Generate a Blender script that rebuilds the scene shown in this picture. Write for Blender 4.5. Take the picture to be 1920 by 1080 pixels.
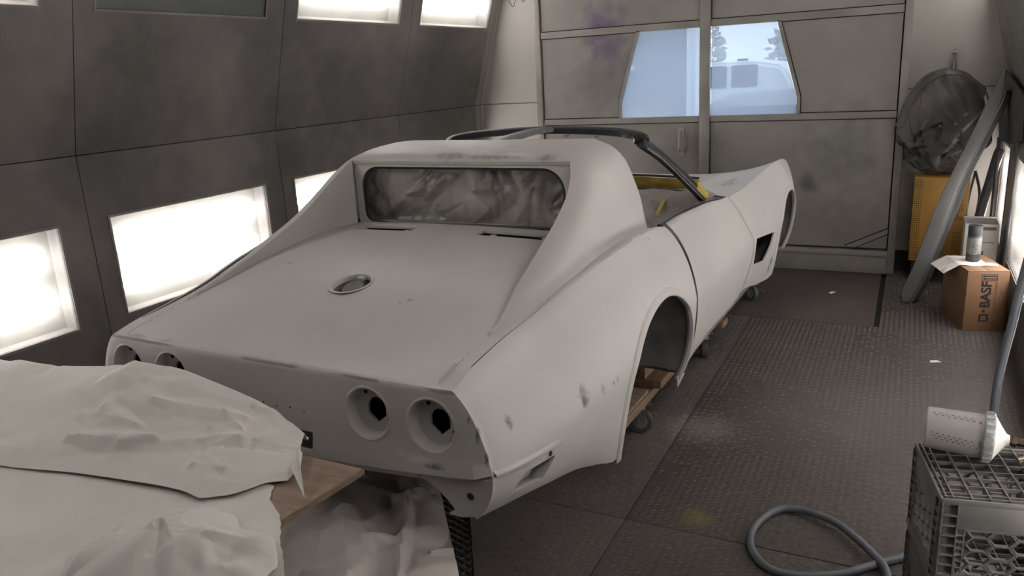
import bpy, bmesh, math, random
import numpy as np
from mathutils import Vector, Matrix, noise

# ------------------------------------------------------------------ reset
for o in list(bpy.data.objects):
    bpy.data.objects.remove(o, do_unlink=True)
SC = bpy.context.scene
COL = SC.collection
random.seed(7)

# ------------------------------------------------------------------ camera
F_PX, PITCH, ROLL, YAW = 1464.93, 0.268726, -0.0559309, 0.476984
CAM_LOC = Vector((1.58696, -2.57605, 1.62061))
CAR_TURN = -0.034007          # the car stands two degrees off the booth's axis
fw = Vector((-math.sin(YAW) * math.cos(PITCH), math.cos(YAW) * math.cos(PITCH), -math.sin(PITCH)))
rt = fw.cross(Vector((0, 0, 1))).normalized()
up = rt.cross(fw)
r2 = rt * math.cos(ROLL) + up * math.sin(ROLL)
u2 = -rt * math.sin(ROLL) + up * math.cos(ROLL)
cd = bpy.data.cameras.new('camera')
cam = bpy.data.objects.new('camera', cd)
COL.objects.link(cam)
m3 = Matrix((r2, u2, -fw)).transposed()
cam.matrix_world = Matrix.Translation(CAM_LOC) @ m3.to_4x4()
cd.sensor_width = 36.0
cd.lens = F_PX * 36.0 / 1920.0
cd.clip_start = 0.02
SC.camera = cam

# ------------------------------------------------------------------ world, exposure
w = bpy.data.worlds.new('overcast'); SC.world = w
w.use_nodes = True
bg = w.node_tree.nodes['Background']
bg.inputs['Color'].default_value = (0.80, 0.90, 1.0, 1)
bg.inputs['Strength'].default_value = 1.9
vs = SC.view_settings
vs.view_transform = 'Standard'; vs.look = 'None'; vs.gamma = 1.0; vs.use_curve_mapping = False
vs.exposure = 0.7
TUBE_POWER = 11.0

# ------------------------------------------------------------------ material helpers
def new_mat(name):
    m = bpy.data.materials.new(name); m.use_nodes = True
    nt = m.node_tree
    return m, nt, nt.nodes['Principled BSDF']

def N(nt, typ, **kw):
    n = nt.nodes.new(typ)
    for k, v in kw.items():
        setattr(n, k, v)
    return n

def L(nt, a, b):
    nt.links.new(a, b)

def ramp(nt, src, stops):
    r = N(nt, 'ShaderNodeValToRGB')
    el = r.color_ramp.elements
    while len(el) < len(stops):
        el.new(0.5)
    for e, (p, c) in zip(el, stops):
        e.position = p
        e.color = c if len(c) == 4 else (*c, 1)
    L(nt, src, r.inputs['Fac'])
    return r

def coords(nt, kind='Object', scale=(1, 1, 1), rot=(0, 0, 0)):
    t = N(nt, 'ShaderNodeTexCoord'); mp = N(nt, 'ShaderNodeMapping')
    mp.inputs['Scale'].default_value = scale; mp.inputs['Rotation'].default_value = rot
    L(nt, t.outputs[kind], mp.inputs['Vector'])
    return mp.outputs['Vector']

def mat(name, col, col2=None, rough=0.6, metal=0.0, scale=4.0, detail=4.0, lo=0.35, hi=0.65,
        bump=0.0, bscale=60.0, stretch=(1, 1, 1), spec=0.5, world=False):
    m, nt, b = new_mat(name)
    b.inputs['Roughness'].default_value = rough
    b.inputs['Metallic'].default_value = metal
    b.inputs['Specular IOR Level'].default_value = spec
    if world:
        g = N(nt, 'ShaderNodeNewGeometry'); v = g.outputs['Position']
    else:
        v = coords(nt, 'Object', stretch)
    if col2 is None:
        b.inputs['Base Color'].default_value = (*col, 1)
    else:
        n = N(nt, 'ShaderNodeTexNoise'); n.inputs['Scale'].default_value = scale; n.inputs['Detail'].default_value = detail
        L(nt, v, n.inputs['Vector'])
        r = ramp(nt, n.outputs['Fac'], [(lo, col), (hi, col2)])
        L(nt, r.outputs['Color'], b.inputs['Base Color'])
    if bump > 0:
        n2 = N(nt, 'ShaderNodeTexNoise'); n2.inputs['Scale'].default_value = bscale; n2.inputs['Detail'].default_value = 3
        L(nt, v, n2.inputs['Vector'])
        bp = N(nt, 'ShaderNodeBump'); bp.inputs['Strength'].default_value = bump; bp.inputs['Distance'].default_value = 0.01
        L(nt, n2.outputs['Fac'], bp.inputs['Height']); L(nt, bp.outputs['Normal'], b.inputs['Normal'])
    return m

def mix_rgb(nt, fac, a, b, mode='MIX'):
    x = N(nt, 'ShaderNodeMix', data_type='RGBA', blend_type=mode)
    if hasattr(fac, 'node'): L(nt, fac, x.inputs[0])
    else: x.inputs[0].default_value = fac
    for i, s in ((6, a), (7, b)):
        if hasattr(s, 'node'): L(nt, s, x.inputs[i])
        else: x.inputs[i].default_value = (*s, 1) if len(s) == 3 else s
    return x.outputs[2]

def mth(nt, op, a, b=None, clamp=False):
    n = N(nt, 'ShaderNodeMath', operation=op, use_clamp=clamp)
    for i, s in ((0, a), (1, b)):
        if s is None: continue
        if hasattr(s, 'node'): L(nt, s, n.inputs[i])
        else: n.inputs[i].default_value = s
    return n.outputs[0]

def blob(nt, pos, c, rad, nz=None, amt=0.0, soft=0.3, sq=(1, 1, 1)):
    """1 inside a ragged patch of overspray or sanded-through paint around c, 0 outside"""
    d = N(nt, 'ShaderNodeVectorMath', operation='SUBTRACT'); L(nt, pos, d.inputs[0]); d.inputs[1].default_value = c
    s = N(nt, 'ShaderNodeVectorMath', operation='MULTIPLY'); L(nt, d.outputs[0], s.inputs[0]); s.inputs[1].default_value = sq
    l = N(nt, 'ShaderNodeVectorMath', operation='LENGTH'); L(nt, s.outputs[0], l.inputs[0])
    v = l.outputs['Value']
    if nz is not None:
        v = mth(nt, 'ADD', v, mth(nt, 'MULTIPLY', mth(nt, 'SUBTRACT', nz, 0.5), amt * rad))
    mr = N(nt, 'ShaderNodeMapRange'); L(nt, v, mr.inputs['Value'])
    mr.inputs['From Min'].default_value = rad; mr.inputs['From Max'].default_value = rad * (1 - soft)
    return mr.outputs[0]

# ------------------------------------------------------------------ mesh helpers
def link(name, me, m=None, parent=None, smooth=True, sharp=40):
    o = bpy.data.objects.new(name, me); COL.objects.link(o)
    if m is not None:
        me.materials.clear(); me.materials.append(m)
    if smooth:
        me.shade_smooth()
        me.set_sharp_from_angle(angle=math.radians(sharp))
    if parent is not None: o.parent = parent
    return o

def pyobj(name, v, f, m=None, parent=None, smooth=True, sharp=40):
    me = bpy.data.meshes.new(name); me.from_pydata([tuple(map(float, p)) for p in v], [], f); me.update()
    return link(name, me, m, parent, smooth, sharp)

def bmobj(name, bm, m=None, parent=None, smooth=True, sharp=40):
    bmesh.ops.recalc_face_normals(bm, faces=bm.faces)
    me = bpy.data.meshes.new(name); bm.to_mesh(me); bm.free()
    return link(name, me, m, parent, smooth, sharp)

def add_box(bm, lo, hi, M=None, bev=0.0):
    x0, y0, z0 = lo; x1, y1, z1 = hi
    vs_ = [bm.verts.new(p) for p in ((x0,y0,z0),(x1,y0,z0),(x1,y1,z0),(x0,y1,z0),(x0,y0,z1),(x1,y0,z1),(x1,y1,z1),(x0,y1,z1))]
    fs = [bm.faces.new([vs_[i] for i in q]) for q in ((0,3,2,1),(4,5,6,7),(0,1,5,4),(1,2,6,5),(2,3,7,6),(3,0,4,7))]
    if bev > 0:
        es = list({e for f in fs for e in f.edges})
        g = bmesh.ops.bevel(bm, geom=es, offset=bev, segments=2, affect='EDGES', profile=0.5)
        vs_ = list({v for f in g['faces'] for v in f.verts} | {v for v in vs_ if v.is_valid})
    if M is not None:
        bmesh.ops.transform(bm, matrix=M, verts=[v for v in vs_ if v.is_valid])

def box(name, lo, hi, m=None, parent=None, bev=0.0, M=None):
    bm = bmesh.new(); add_box(bm, lo, hi, M, bev); return bmobj(name, bm, m, parent)

def add_prism(bm, poly, off, M=None):
    """poly: 3D points of one face, off: extrusion vector"""
    off = Vector(off)
    a = [bm.verts.new(Vector(p)) for p in poly]; b = [bm.verts.new(Vector(p) + off) for p in poly]
    n = len(poly)
    bm.faces.new(a); bm.faces.new(b[::-1])
    for i in range(n): bm.faces.new((a[i], b[i], b[(i+1) % n], a[(i+1) % n]))
    if M is not None: bmesh.ops.transform(bm, matrix=M, verts=a + b)

def prism(name, poly, off, m=None, parent=None, bev=0.0):
    bm = bmesh.new(); add_prism(bm, poly, off)
    if bev > 0: bmesh.ops.bevel(bm, geom=list(bm.edges), offset=bev, segments=2, affect='EDGES')
    return bmobj(name, bm, m, parent)

def smooth_path(pts, per=6, closed=False):
    P = [Vector(p) for p in pts]; out = []
    n = len(P); rng = range(n if closed else n - 1)
    for i in rng:
        p0 = P[(i-1) % n] if (closed or i > 0) else P[0]*2 - P[1]
        p1 = P[i]; p2 = P[(i+1) % n]
        p3 = P[(i+2) % n] if (closed or i + 2 < n) else p2*2 - p1
        for k in range(per):
            t = k / per
            out.append(0.5*((2*p1) + (p2-p0)*t + (2*p0-5*p1+4*p2-p3)*t*t + (3*p1-p0-3*p2+p3)*t**3))
    if not closed: out.append(P[-1])
    return out

def add_tube(bm, path, rad, seg=8, closed=False, cap=True):
    P = [Vector(p) for p in path]; n = len(P)
    rad = rad if hasattr(rad, '__len__') else [rad]*n
    rings = []; prevn = None
    for i in range(n):
        a = P[(i-1) % n] if (closed or i > 0) else P[i]; b = P[(i+1) % n] if (closed or i < n-1) else P[i]
        t = (b - a).normalized()
        if prevn is None:
            ref = Vector((0,0,1)) if abs(t.z) < 0.9 else Vector((1,0,0))
            nn = t.cross(ref).normalized()
        else:
            nn = (prevn - t*prevn.dot(t)).normalized()
        prevn = nn; bb = t.cross(nn)
        rings.append([bm.verts.new(P[i] + (nn*math.cos(2*math.pi*k/seg) + bb*math.sin(2*math.pi*k/seg))*rad[i]) for k in range(seg)])
    for i in range(n if closed else n-1):
        A = rings[i]; B = rings[(i+1) % n]
        for k in range(seg): bm.faces.new((A[k], A[(k+1) % seg], B[(k+1) % seg], B[k]))
    if cap and not closed:
        bm.faces.new(rings[0][::-1]); bm.faces.new(rings[-1])

def tube(name, path, rad, m=None, parent=None, seg=8, closed=False):
    bm = bmesh.new(); add_tube(bm, path, rad, seg, closed); return bmobj(name, bm, m, parent)

def add_lathe(bm, prof, M=None, seg=24, cap0=False, cap1=False):
    """prof: (radius, height) pairs around local z"""
    rings = []
    for r, h in prof:
        rings.append([bm.verts.new((r*math.cos(2*math.pi*k/seg), r*math.sin(2*math.pi*k/seg), h)) for k in range(seg)])
    for A, B in zip(rings, rings[1:]):
        for k in range(seg): bm.faces.new((A[k], A[(k+1) % seg], B[(k+1) % seg], B[k]))
    if cap0: bm.faces.new(rings[0][::-1])
    if cap1: bm.faces.new(rings[-1])
    if M is not None: bmesh.ops.transform(bm, matrix=M, verts=[v for r in rings for v in r])

def lathe(name, prof, m=None, parent=None, M=None, seg=24, cap0=False, cap1=False):
    bm = bmesh.new(); add_lathe(bm, prof, M, seg, cap0, cap1); return bmobj(name, bm, m, parent)

def axis_m(loc, direction):
    d = Vector(direction).normalized()
    return Matrix.Translation(Vector(loc)) @ d.to_track_quat('Z', 'Y').to_matrix().to_4x4()

def add_grid(V, F, G, flip=False, closed=False):
    """G: rows of points -> appended to V, F"""
    b = len(V); R = len(G); C = len(G[0])
    for row in G: V.extend(tuple(p) for p in row)
    for i in range(R-1):
        for j in range(C if closed else C-1):
            q = (b+i*C+j, b+i*C+(j+1) % C, b+(i+1)*C+(j+1) % C, b+(i+1)*C+j)
            F.append(q[::-1] if flip else q)

def thing(name, label, cat, loc=(0,0,0), rotz=0.0, group=None):
    o = bpy.data.objects.new(name, None); COL.objects.link(o)
    o.empty_display_size = 0.1
    o.location = loc; o.rotation_euler = (0, 0, rotz); o['label'] = label; o['category'] = cat
    if group: o['group'] = group
    return o

def tag(o, label, cat, group=None, kind=None):
    o['label'] = label; o['category'] = cat
    if group: o['group'] = group
    if kind: o['kind'] = kind
    return o

def struct(o, label=None):
    o['kind'] = 'structure'
    if label: o['label'] = label
    return o

def applied(o, mods=()):
    """bake the modifiers of o into its mesh"""
    dg = bpy.context.evaluated_depsgraph_get()
    me = bpy.data.meshes.new_from_object(o.evaluated_get(dg))
    old = o.data; o.modifiers.clear(); o.data = me
    bpy.data.meshes.remove(old)
    return o

def cut(o, cutters, solver='EXACT'):
    bpy.context.view_layer.update()
    for c in cutters:
        c.matrix_world = o.matrix_world @ c.matrix_world      # cutters are laid out in the part's own frame
        md = o.modifiers.new('cut', 'BOOLEAN'); md.operation = 'DIFFERENCE'; md.object = c; md.solver = solver
    bpy.context.view_layer.update()
    applied(o)
    for c in cutters:
        bpy.data.objects.remove(c, do_unlink=True)
    return o

def pchip(xs, ys):
    xs = np.array(xs, float); ys = np.array(ys, float)
    h = np.diff(xs); d = np.diff(ys)/h; m = np.zeros(len(xs))
    for i in range(1, len(xs)-1):
        if d[i-1]*d[i] > 0:
            w1 = 2*h[i]+h[i-1]; w2 = h[i]+2*h[i-1]
            m[i] = (w1+w2)/(w1/d[i-1]+w2/d[i])
    m[0] = d[0]; m[-1] = d[-1]
    def f(x):
        x = min(max(x, xs[0]), xs[-1])
        i = min(max(int(np.searchsorted(xs, x))-1, 0), len(h)-1)
        t = (x-xs[i])/h[i]
        return float((2*t**3-3*t*t+1)*ys[i]+(t**3-2*t*t+t)*h[i]*m[i]+(-2*t**3+3*t*t)*ys[i+1]+(t**3-t*t)*h[i]*m[i+1])
    return f

def lerp(a, b, t): return a+(b-a)*t

# ------------------------------------------------------------------ materials
def wall_mat():
    m, nt, b = new_mat('booth_paint')
    g = N(nt, 'ShaderNodeNewGeometry'); p = g.outputs['Position']
    n1 = N(nt, 'ShaderNodeTexNoise'); n1.inputs['Scale'].default_value = 1.1; n1.inputs['Detail'].default_value = 5; L(nt, p, n1.inputs['Vector'])
    n2 = N(nt, 'ShaderNodeTexNoise'); n2.inputs['Scale'].default_value = 9; n2.inputs['Detail'].default_value = 6; L(nt, p, n2.inputs['Vector'])
    r = ramp(nt, n1.outputs['Fac'], [(0.32, (0.085, 0.08, 0.074)), (0.5, (0.140, 0.130, 0.122)), (0.68, (0.235, 0.217, 0.207))])
    c = mix_rgb(nt, 0.18, r.outputs['Color'], ramp(nt, n2.outputs['Fac'], [(0.35, (0.10, 0.095, 0.09)), (0.65, (0.22, 0.207, 0.197))]).outputs['Color'])
    # glow of the nearby lights put into the end wall's colour, paler by depth
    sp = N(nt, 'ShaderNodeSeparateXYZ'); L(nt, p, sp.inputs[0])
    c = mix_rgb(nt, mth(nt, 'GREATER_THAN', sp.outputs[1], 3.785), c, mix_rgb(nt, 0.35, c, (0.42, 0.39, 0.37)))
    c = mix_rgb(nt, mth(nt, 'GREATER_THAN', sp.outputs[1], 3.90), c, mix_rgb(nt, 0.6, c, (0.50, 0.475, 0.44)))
    # overspray left on the panels: soot grey puffs, one violet burst on the far door
    for cc, rad, col, amt in (((-0.75, 3.8, 1.93), 0.24, (0.10, 0.06, 0.14), 0.85), ((-0.7, 3.8, 1.75), 0.2, (0.12, 0.08, 0.15), 0.6),
                              ((-1.97, 1.25, 1.15), 0.28, (0.075, 0.075, 0.08), 0.75), ((-1.97, 1.75, 1.25), 0.3, (0.09, 0.09, 0.09), 0.6),
                              ((-1.88, 3.25, 1.6), 0.28, (0.12, 0.115, 0.11), 0.6), ((-1.9, 2.45, 1.5), 0.2, (0.12, 0.115, 0.11), 0.45),
                              ((-0.75, 3.8, 1.5), 0.34, (0.12, 0.12, 0.115), 0.65), ((1.15, 3.8, 0.95), 0.4, (0.11, 0.115, 0.105), 0.6),
                              ((0.90, 3.8, 0.67), 0.085, (0.05, 0.05, 0.05), 0.85), ((0.95, 3.8, 0.64), 0.07, (0.1, 0.1, 0.1), 0.85),
                              ((0.1, 3.78, 1.0), 0.2, (0.1, 0.1, 0.1), 0.5), ((1.5, 3.93, 0.35), 0.5, (0.14, 0.13, 0.12), 0.5)):
        c = mix_rgb(nt, mth(nt, 'MULTIPLY', blob(nt, p, cc, rad, n2.outputs['Fac'], 1.4, 0.95), amt), c, col)
    L(nt, c, b.inputs['Base Color'])
    b.inputs['Roughness'].default_value = 0.55; b.inputs['Specular IOR Level'].default_value = 0.35
    bp = N(nt, 'ShaderNodeBump'); bp.inputs['Strength'].default_value = 0.08; bp.inputs['Distance'].default_value = 0.01
    L(nt, n2.outputs['Fac'], bp.inputs['Height']); L(nt, bp.outputs['Normal'], b.inputs['Normal'])
    return m
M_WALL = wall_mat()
M_GAP = mat('dark_gap', (0.03, 0.03, 0.03), rough=0.9)
M_FRAME = mat('booth_frame_paint', (0.27, 0.25, 0.235), (0.19, 0.178, 0.168), rough=0.5, scale=3, world=True)
M_CEIL = mat('ceiling_paint', (0.42, 0.40, 0.37), (0.33, 0.31, 0.29), rough=0.7, scale=2)

def tube_mat():
    m, nt, b = new_mat('lit_fluorescent_tube')
    b.inputs['Base Color'].default_value = (0.9, 0.9, 0.9, 1)
    b.inputs['Emission Color'].default_value = (1.0, 0.965, 0.93, 1)
    b.inputs['Emission Strength'].default_value = TUBE_POWER
    return m
M_TUBE = tube_mat()
M_TUBE_OFF = mat('unlit_tube_glass', (0.7, 0.7, 0.68), rough=0.3)
M_HOUSING = mat('dusty_reflector', (0.34, 0.33, 0.31), (0.28, 0.27, 0.26), rough=0.5, scale=6)

def pane_mat(name, trans, tint, dust, nscale=3.5):
    """dusty pane: mostly see-through, the dust on it scatters"""
    m = bpy.data.materials.new(name); m.use_nodes = True; nt = m.node_tree
    for n in list(nt.nodes): nt.nodes.remove(n)
    out = N(nt, 'ShaderNodeOutputMaterial')
    tr = N(nt, 'ShaderNodeBsdfTransparent'); tr.inputs['Color'].default_value = (*tint, 1)
    df = N(nt, 'ShaderNodeBsdfDiffuse'); df.inputs['Color'].default_value = (*dust, 1)
    tl = N(nt, 'ShaderNodeBsdfTranslucent'); tl.inputs['Color'].default_value = (*dust, 1)
    gl = N(nt, 'ShaderNodeBsdfGlossy'); gl.inputs['Roughness'].default_value = 0.15
    a = N(nt, 'ShaderNodeMixShader'); a.inputs[0].default_value = 0.5; L(nt, df.outputs[0], a.inputs[1]); L(nt, tl.outputs[0], a.inputs[2])
    n = N(nt, 'ShaderNodeTexNoise'); n.inputs['Scale'].default_value = nscale; n.inputs['Detail'].default_value = 4
    L(nt, coords(nt), n.inputs['Vector'])
    mr = N(nt, 'ShaderNodeMapRange'); L(nt, n.outputs['Fac'], mr.inputs['Value'])
    mr.inputs['From Min'].default_value = 0.3; mr.inputs['From Max'].default_value = 0.7
    mr.inputs['To Min'].default_value = trans[0]; mr.inputs['To Max'].default_value = trans[1]
    b = N(nt, 'ShaderNodeMixShader'); L(nt, mr.outputs[0], b.inputs[0]); L(nt, a.outputs[0], b.inputs[1]); L(nt, tr.outputs[0], b.inputs[2])
    c = N(nt, 'ShaderNodeMixShader'); c.inputs[0].default_value = 0.04; L(nt, b.outputs[0], c.inputs[1]); L(nt, gl.outputs[0], c.inputs[2])
    L(nt, c.outputs[0], out.inputs[0])
    return m
M_PANE = pane_mat('dusty_light_cover', (0.84, 0.93), (1, 1, 1), (0.8, 0.78, 0.75))
M_PANE_DARK = mat('unlit_light_cover', (0.10, 0.11, 0.10), (0.13, 0.14, 0.13), rough=0.35, scale=4)
M_GLASS = pane_mat('hazy_door_glass', (0.44, 0.52), (0.92, 0.96, 1.0), (0.62, 0.69, 0.82), 1.2)

# ------------------------------------------------------------------ the booth
XL, XMID = -1.97, 0.1
SEAM = 1.35
TAN = 0.28
CA = 1/math.sqrt(1+TAN*TAN); SA = TAN*CA
YB, YF = -4.22, 3.93
MODS = [-4.22, -2.86, -1.50, -0.145, 1.205, 2.56, 3.93]
ZTOP = SEAM + 1.35*CA

def wpt(side, tier, y, s, d):
    """point on a side wall: s up the wall, d out of it into the booth"""
    if tier == 0: x, z = XL + d, s
    else: x, z = XL + s*SA + d*CA, SEAM + s*CA - d*SA
    if side > 0: x = 2*XMID - x
    return (x, y, z)

def wbox(bm, side, tier, y0, y1, s0, s1, d0, d1):
    q = [wpt(side, tier, y, s, d) for d in (d0, d1) for (y, s) in ((y0, s0), (y1, s0), (y1, s1), (y0, s1))]
    v = [bm.verts.new(p) for p in q]
    for f in ((0,1,2,3), (7,6,5,4), (0,4,5,1), (1,5,6,2), (2,6,7,3), (3,7,4,0)): bm.faces.new([v[i] for i in f])

def fixture(side, tier, y0, y1, s0, s1, lit, label):
    root = thing('booth_light', label, 'light', wpt(side, tier, (y0+y1)/2, s0, 0), 0, 'booth wall lights')
    inv = Matrix.Translation(-Vector(root.location))
    def ob(name, bm, m):
        bmesh.ops.transform(bm, matrix=inv, verts=bm.verts); return bmobj(name, bm, m, root)
    bm = bmesh.new()      # reflector tray behind the wall skin
    wbox(bm, side, tier, y0-.01, y1+.01, s0-.01, s1+.01, -.10, -.095)
    wbox(bm, side, tier, y0-.01, y0, s0-.01, s1+.01, -.095, -.022); wbox(bm, side, tier, y1, y1+.01, s0-.01, s1+.01, -.095, -.022)
    wbox(bm, side, tier, y0, y1, s0-.01, s0, -.095, -.022); wbox(bm, side, tier, y0, y1, s1, s1+.01, -.095, -.022)
    ob('housing', bm, M_HOUSING)
    h = s1-s0
    for fr in (0.24, 0.36, 0.66, 0.78):
        bm = bmesh.new()
        off = random.uniform(0, .03)
        add_tube(bm, [wpt(side, tier, y0+.05+off, s0+h*fr, -.06), wpt(side, tier, y1-.06+off*.5, s0+h*fr, -.06)], 0.014, 8)
        ob('fluorescent_tube', bm, M_TUBE if lit else M_TUBE_OFF)
    bm = bmesh.new(); wbox(bm, side, tier, y0, y1, s0, s1, -.012, -.008)
    ob('cover_pane', bm, M_PANE if lit else M_PANE_DARK)
    bm = bmesh.new(); t = .012
    wbox(bm, side, tier, y0-t, y0, s0-t, s1+t, -.004, .004); wbox(bm, side, tier, y1, y1+t, s0-t, s1+t, -.004, .004)
    wbox(bm, side, tier, y0, y1, s0-t, s0, -.004, .004); wbox(bm, side, tier, y0, y1, s1, s1+t, -.004, .004)
    ob('trim_frame', bm, M_FRAME)
    return root

LOW = {-1: (0.53, 1.03), 1: (0.34, 0.97)}; UPP = (0.68, 1.22)
MODS_R = [-4.22, -2.46, -1.10, 0.26, 1.76, 3.20, 3.93]
OPEN_R = [(-3.9, -2.82), (-2.3, -1.22), (-.96, .12), (.40, 1.52), (1.90, 3.02), (3.42, 3.88)]
where = {-1: 'left', 1: 'right'}
for side in (-1, 1):
    bm = bmesh.new()          # dark carcass behind the skin panels
    wbox(bm, side, 0, YB, YF, -.02, SEAM+.03, -.16, -.13); wbox(bm, side, 1, YB, YF, -.02, 1.36, -.16, -.13)
    wall = struct(bmobj('wall_'+where[side], bm, M_GAP), 'grey sheet-metal booth wall, leaning in above a seam, on the %s' % where[side])
    g = .0022
    for k in range(6):
        a, b = (MODS if side < 0 else MODS_R)[k:k+2]
        ly0, ly1 = (a+.115, a+1.195) if side < 0 else OPEN_R[k]
        for tier, (s0, s1), (h0, h1) in ((0, (0.0, SEAM), LOW[side]), (1, (0.0, 1.36), UPP)):
            bm = bmesh.new()
            A, B, S0, S1 = a+g, b-g, s0+g, s1-g
            wbox(bm, side, tier, A, ly0, S0, S1, -.022, 0); wbox(bm, side, tier, ly1, B, S0, S1, -.022, 0)
            wbox(bm, side, tier, ly0, ly1, S0, h0, -.022, 0); wbox(bm, side, tier, ly0, ly1, h1, S1, -.022, 0)
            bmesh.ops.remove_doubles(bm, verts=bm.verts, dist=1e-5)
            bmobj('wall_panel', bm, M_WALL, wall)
            lit = not (tier == 1 and side < 0 and k == 3)
            if k == 0 or (k == 1 and side > 0 and tier == 0): lit = False
            pos = ['the last pair behind the camera', 'the pair behind the camera', 'beside the paper-covered table', 'beside the car\'s rear deck', 'beside the car\'s doors', 'nearest the double door'][k]
            lab = '%s %s wall light panel on the %s, %s' % ('glowing white' if lit else 'unlit dark', 'lower' if tier == 0 else 'upper slanted', where[side], pos)
            fixture(side, tier, ly0, ly1, h0, h1, lit, lab)

# far wall: wings either side of the double door
def far_panel(name, x0, x1, z0, z1, y, parent, m=M_WALL, th=.02):
    return box(name, (x0, y, z0), (x1, y+th, z1), m, parent, bev=.0025)
XR = 2*XMID - XL
ztop_x = lambda z: XL + (max(z-SEAM, 0))*TAN
bm = bmesh.new()              # carcass, open behind the door windows
for lo, hi in (((XL-.2, YF+.03, -.02), (-.66, YF+.06, ZTOP+.1)), ((.80, YF+.03, -.02), (XR+.2, YF+.06, ZTOP+.1)), ((-.66, YF+.03, -.02), (.80, YF+.06, 1.16)), ((-.66, YF+.03, 1.90), (.80, YF+.06, ZTOP+.1))):
    add_box(bm, lo, hi)
bmesh.ops.remove_doubles(bm, verts=bm.verts, dist=1e-5)
fw_back = struct(bmobj('wall_far', bm, M_GAP), 'far end wall of the booth holding the double door')
DXL, DXR, DY = -1.30, 1.485, 3.80
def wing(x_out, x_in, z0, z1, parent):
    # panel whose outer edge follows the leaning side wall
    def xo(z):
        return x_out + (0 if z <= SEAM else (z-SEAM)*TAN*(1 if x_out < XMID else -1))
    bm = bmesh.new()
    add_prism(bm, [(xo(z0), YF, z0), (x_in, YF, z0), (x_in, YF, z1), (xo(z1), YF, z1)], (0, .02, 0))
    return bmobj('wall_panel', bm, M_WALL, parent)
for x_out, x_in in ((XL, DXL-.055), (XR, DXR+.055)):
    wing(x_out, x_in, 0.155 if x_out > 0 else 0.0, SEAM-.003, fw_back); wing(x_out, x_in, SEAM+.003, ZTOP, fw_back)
box('kick_panel', (DXR+.055, YF+.0, 0), (XR, YF+.02, .15), M_GAP, fw_back)
# door frame posts and header
frame = struct(thing('trim_1', 'grey steel frame around the double door', 'frame', (XMID, DY, 0)))
def fpart(name, x0, x1, y0, y1, z0, z1, m=M_FRAME, par=frame, bev=.003):
    return box(name, (x0-XMID, y0-DY, z0), (x1-XMID, y1-DY, z1), m, par, bev)
fpart('frame_post', DXL-.055, DXL-.004, DY-.01, YF+.03, 0, ZTOP); fpart('frame_post', DXR+.004, DXR+.055, DY-.01, YF+.03, 0, ZTOP)
fpart('frame_sill', DXL-.004, DXR+.004, DY-.03, YF+.03, 0, .17); fpart('sill_rail', DXL, DXR, DY-.042, DY-.03, .135, .16)
fpart('frame_header', DXL, DXR, DY, YF+.03, 2.30, ZTOP)
# two door leaves with trapezoid windows
def leaf(n, x0, x1, inner, label):
    d = struct(thing('door_%d' % n, label, 'door', ((x0+x1)/2, DY, .175)))
    ox = (x0+x1)/2
    s = 1 if inner == x1 else -1            # +1: the meeting edge is on the right
    def P(bm, pts, y0, th): add_prism(bm, [(px-ox, y0-DY, pz-.175) for px, pz in pts], (0, th, 0))
    outer = x0 if inner == x1 else x1
    win = [(inner - s*.005, 1.20), (inner - s*.645, 1.20), (inner - s*.645, 1.325), (inner - s*.485, 1.885), (inner - s*.005, 1.885)]
    # panels: top, mid (outside the window), low, brace
    for pts in ([(x0+.006, 1.939), (x1-.006, 1.939), (x1-.006, 2.295), (x0+.006, 2.295)],
                [(outer+s*.006, 1.212), (inner-s*.682, 1.212), (inner-s*.682, 1.335), (inner-s*.524, 1.874), (outer+s*.006, 1.874)],
                [(x0+.006, .188), (x1-.006, .188), (x1-.006, 1.151), (x0+.006, 1.151)]):
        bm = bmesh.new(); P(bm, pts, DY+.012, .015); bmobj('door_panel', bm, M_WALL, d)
    for pts in ([(x0+.003, 1.88), (x1-.003, 1.88), (x1-.003, 1.932), (x0+.003, 1.932)], [(x0+.003, 1.158), (x1-.003, 1.158), (x1-.003, 1.205), (x0+.003, 1.205)]):
        bm = bmesh.new(); P(bm, pts, DY, .027); bmobj('door_rail', bm, M_FRAME, d)
    bm = bmesh.new(); P(bm, [(inner-s*.65, 1.20), (inner-s*.675, 1.20), (inner-s*.675, 1.33), (inner-s*.515, 1.888), (inner-s*.488, 1.888), (inner-s*.65, 1.325)], DY, .027); bmobj('window_frame', bm, M_FRAME, d)
    bm = bmesh.new(); P(bm, win, DY+.016, .004); bmobj('window_pane', bm, M_GLASS, d)
    bm = bmesh.new(); P(bm, [(outer, .18), (inner, .18), (inner, 1.19), (inner-s*.655, 1.19), (inner-s*.655, 1.327), (inner-s*.492, 1.893), (inner, 1.893), (inner, 2.298), (outer, 2.298)], DY+.030, .004); bmobj('door_backing', bm, M_GAP, d)
    # diagonal brace in the lower outer corner
    bm = bmesh.new(); P(bm, [(outer+s*.003, .30), (outer+s*.003, .345), (outer+s*.30, .20), (outer+s*.22, .188)], DY+.000, .012); bmobj('corner_brace', bm, M_FRAME, d)
    for e in ((.003, .345, .30, .20), (.003, .30, .22, .188)):
        bm = bmesh.new(); P(bm, [(outer+s*e[0], e[1]-.004), (outer+s*e[0], e[1]+.004), (outer+s*e[2], e[3]+.004), (outer+s*e[2], e[3]-.004)], DY-.0006, .012); bmobj('brace_seam', bm, M_GAP, d)
    return d
dl = leaf(1, DXL, .06, .06, 'left leaf of the grey double door with purple overspray and handle')
dr = leaf(2, .145, DXR, .145, 'right leaf of the grey double door with the window showing a van')
mull = struct(box('trim_2', (.063, DY-.022, .17), (.142, DY+.03, 2.30), M_FRAME, None, .004), 'grey centre post between the two door leaves')
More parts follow.
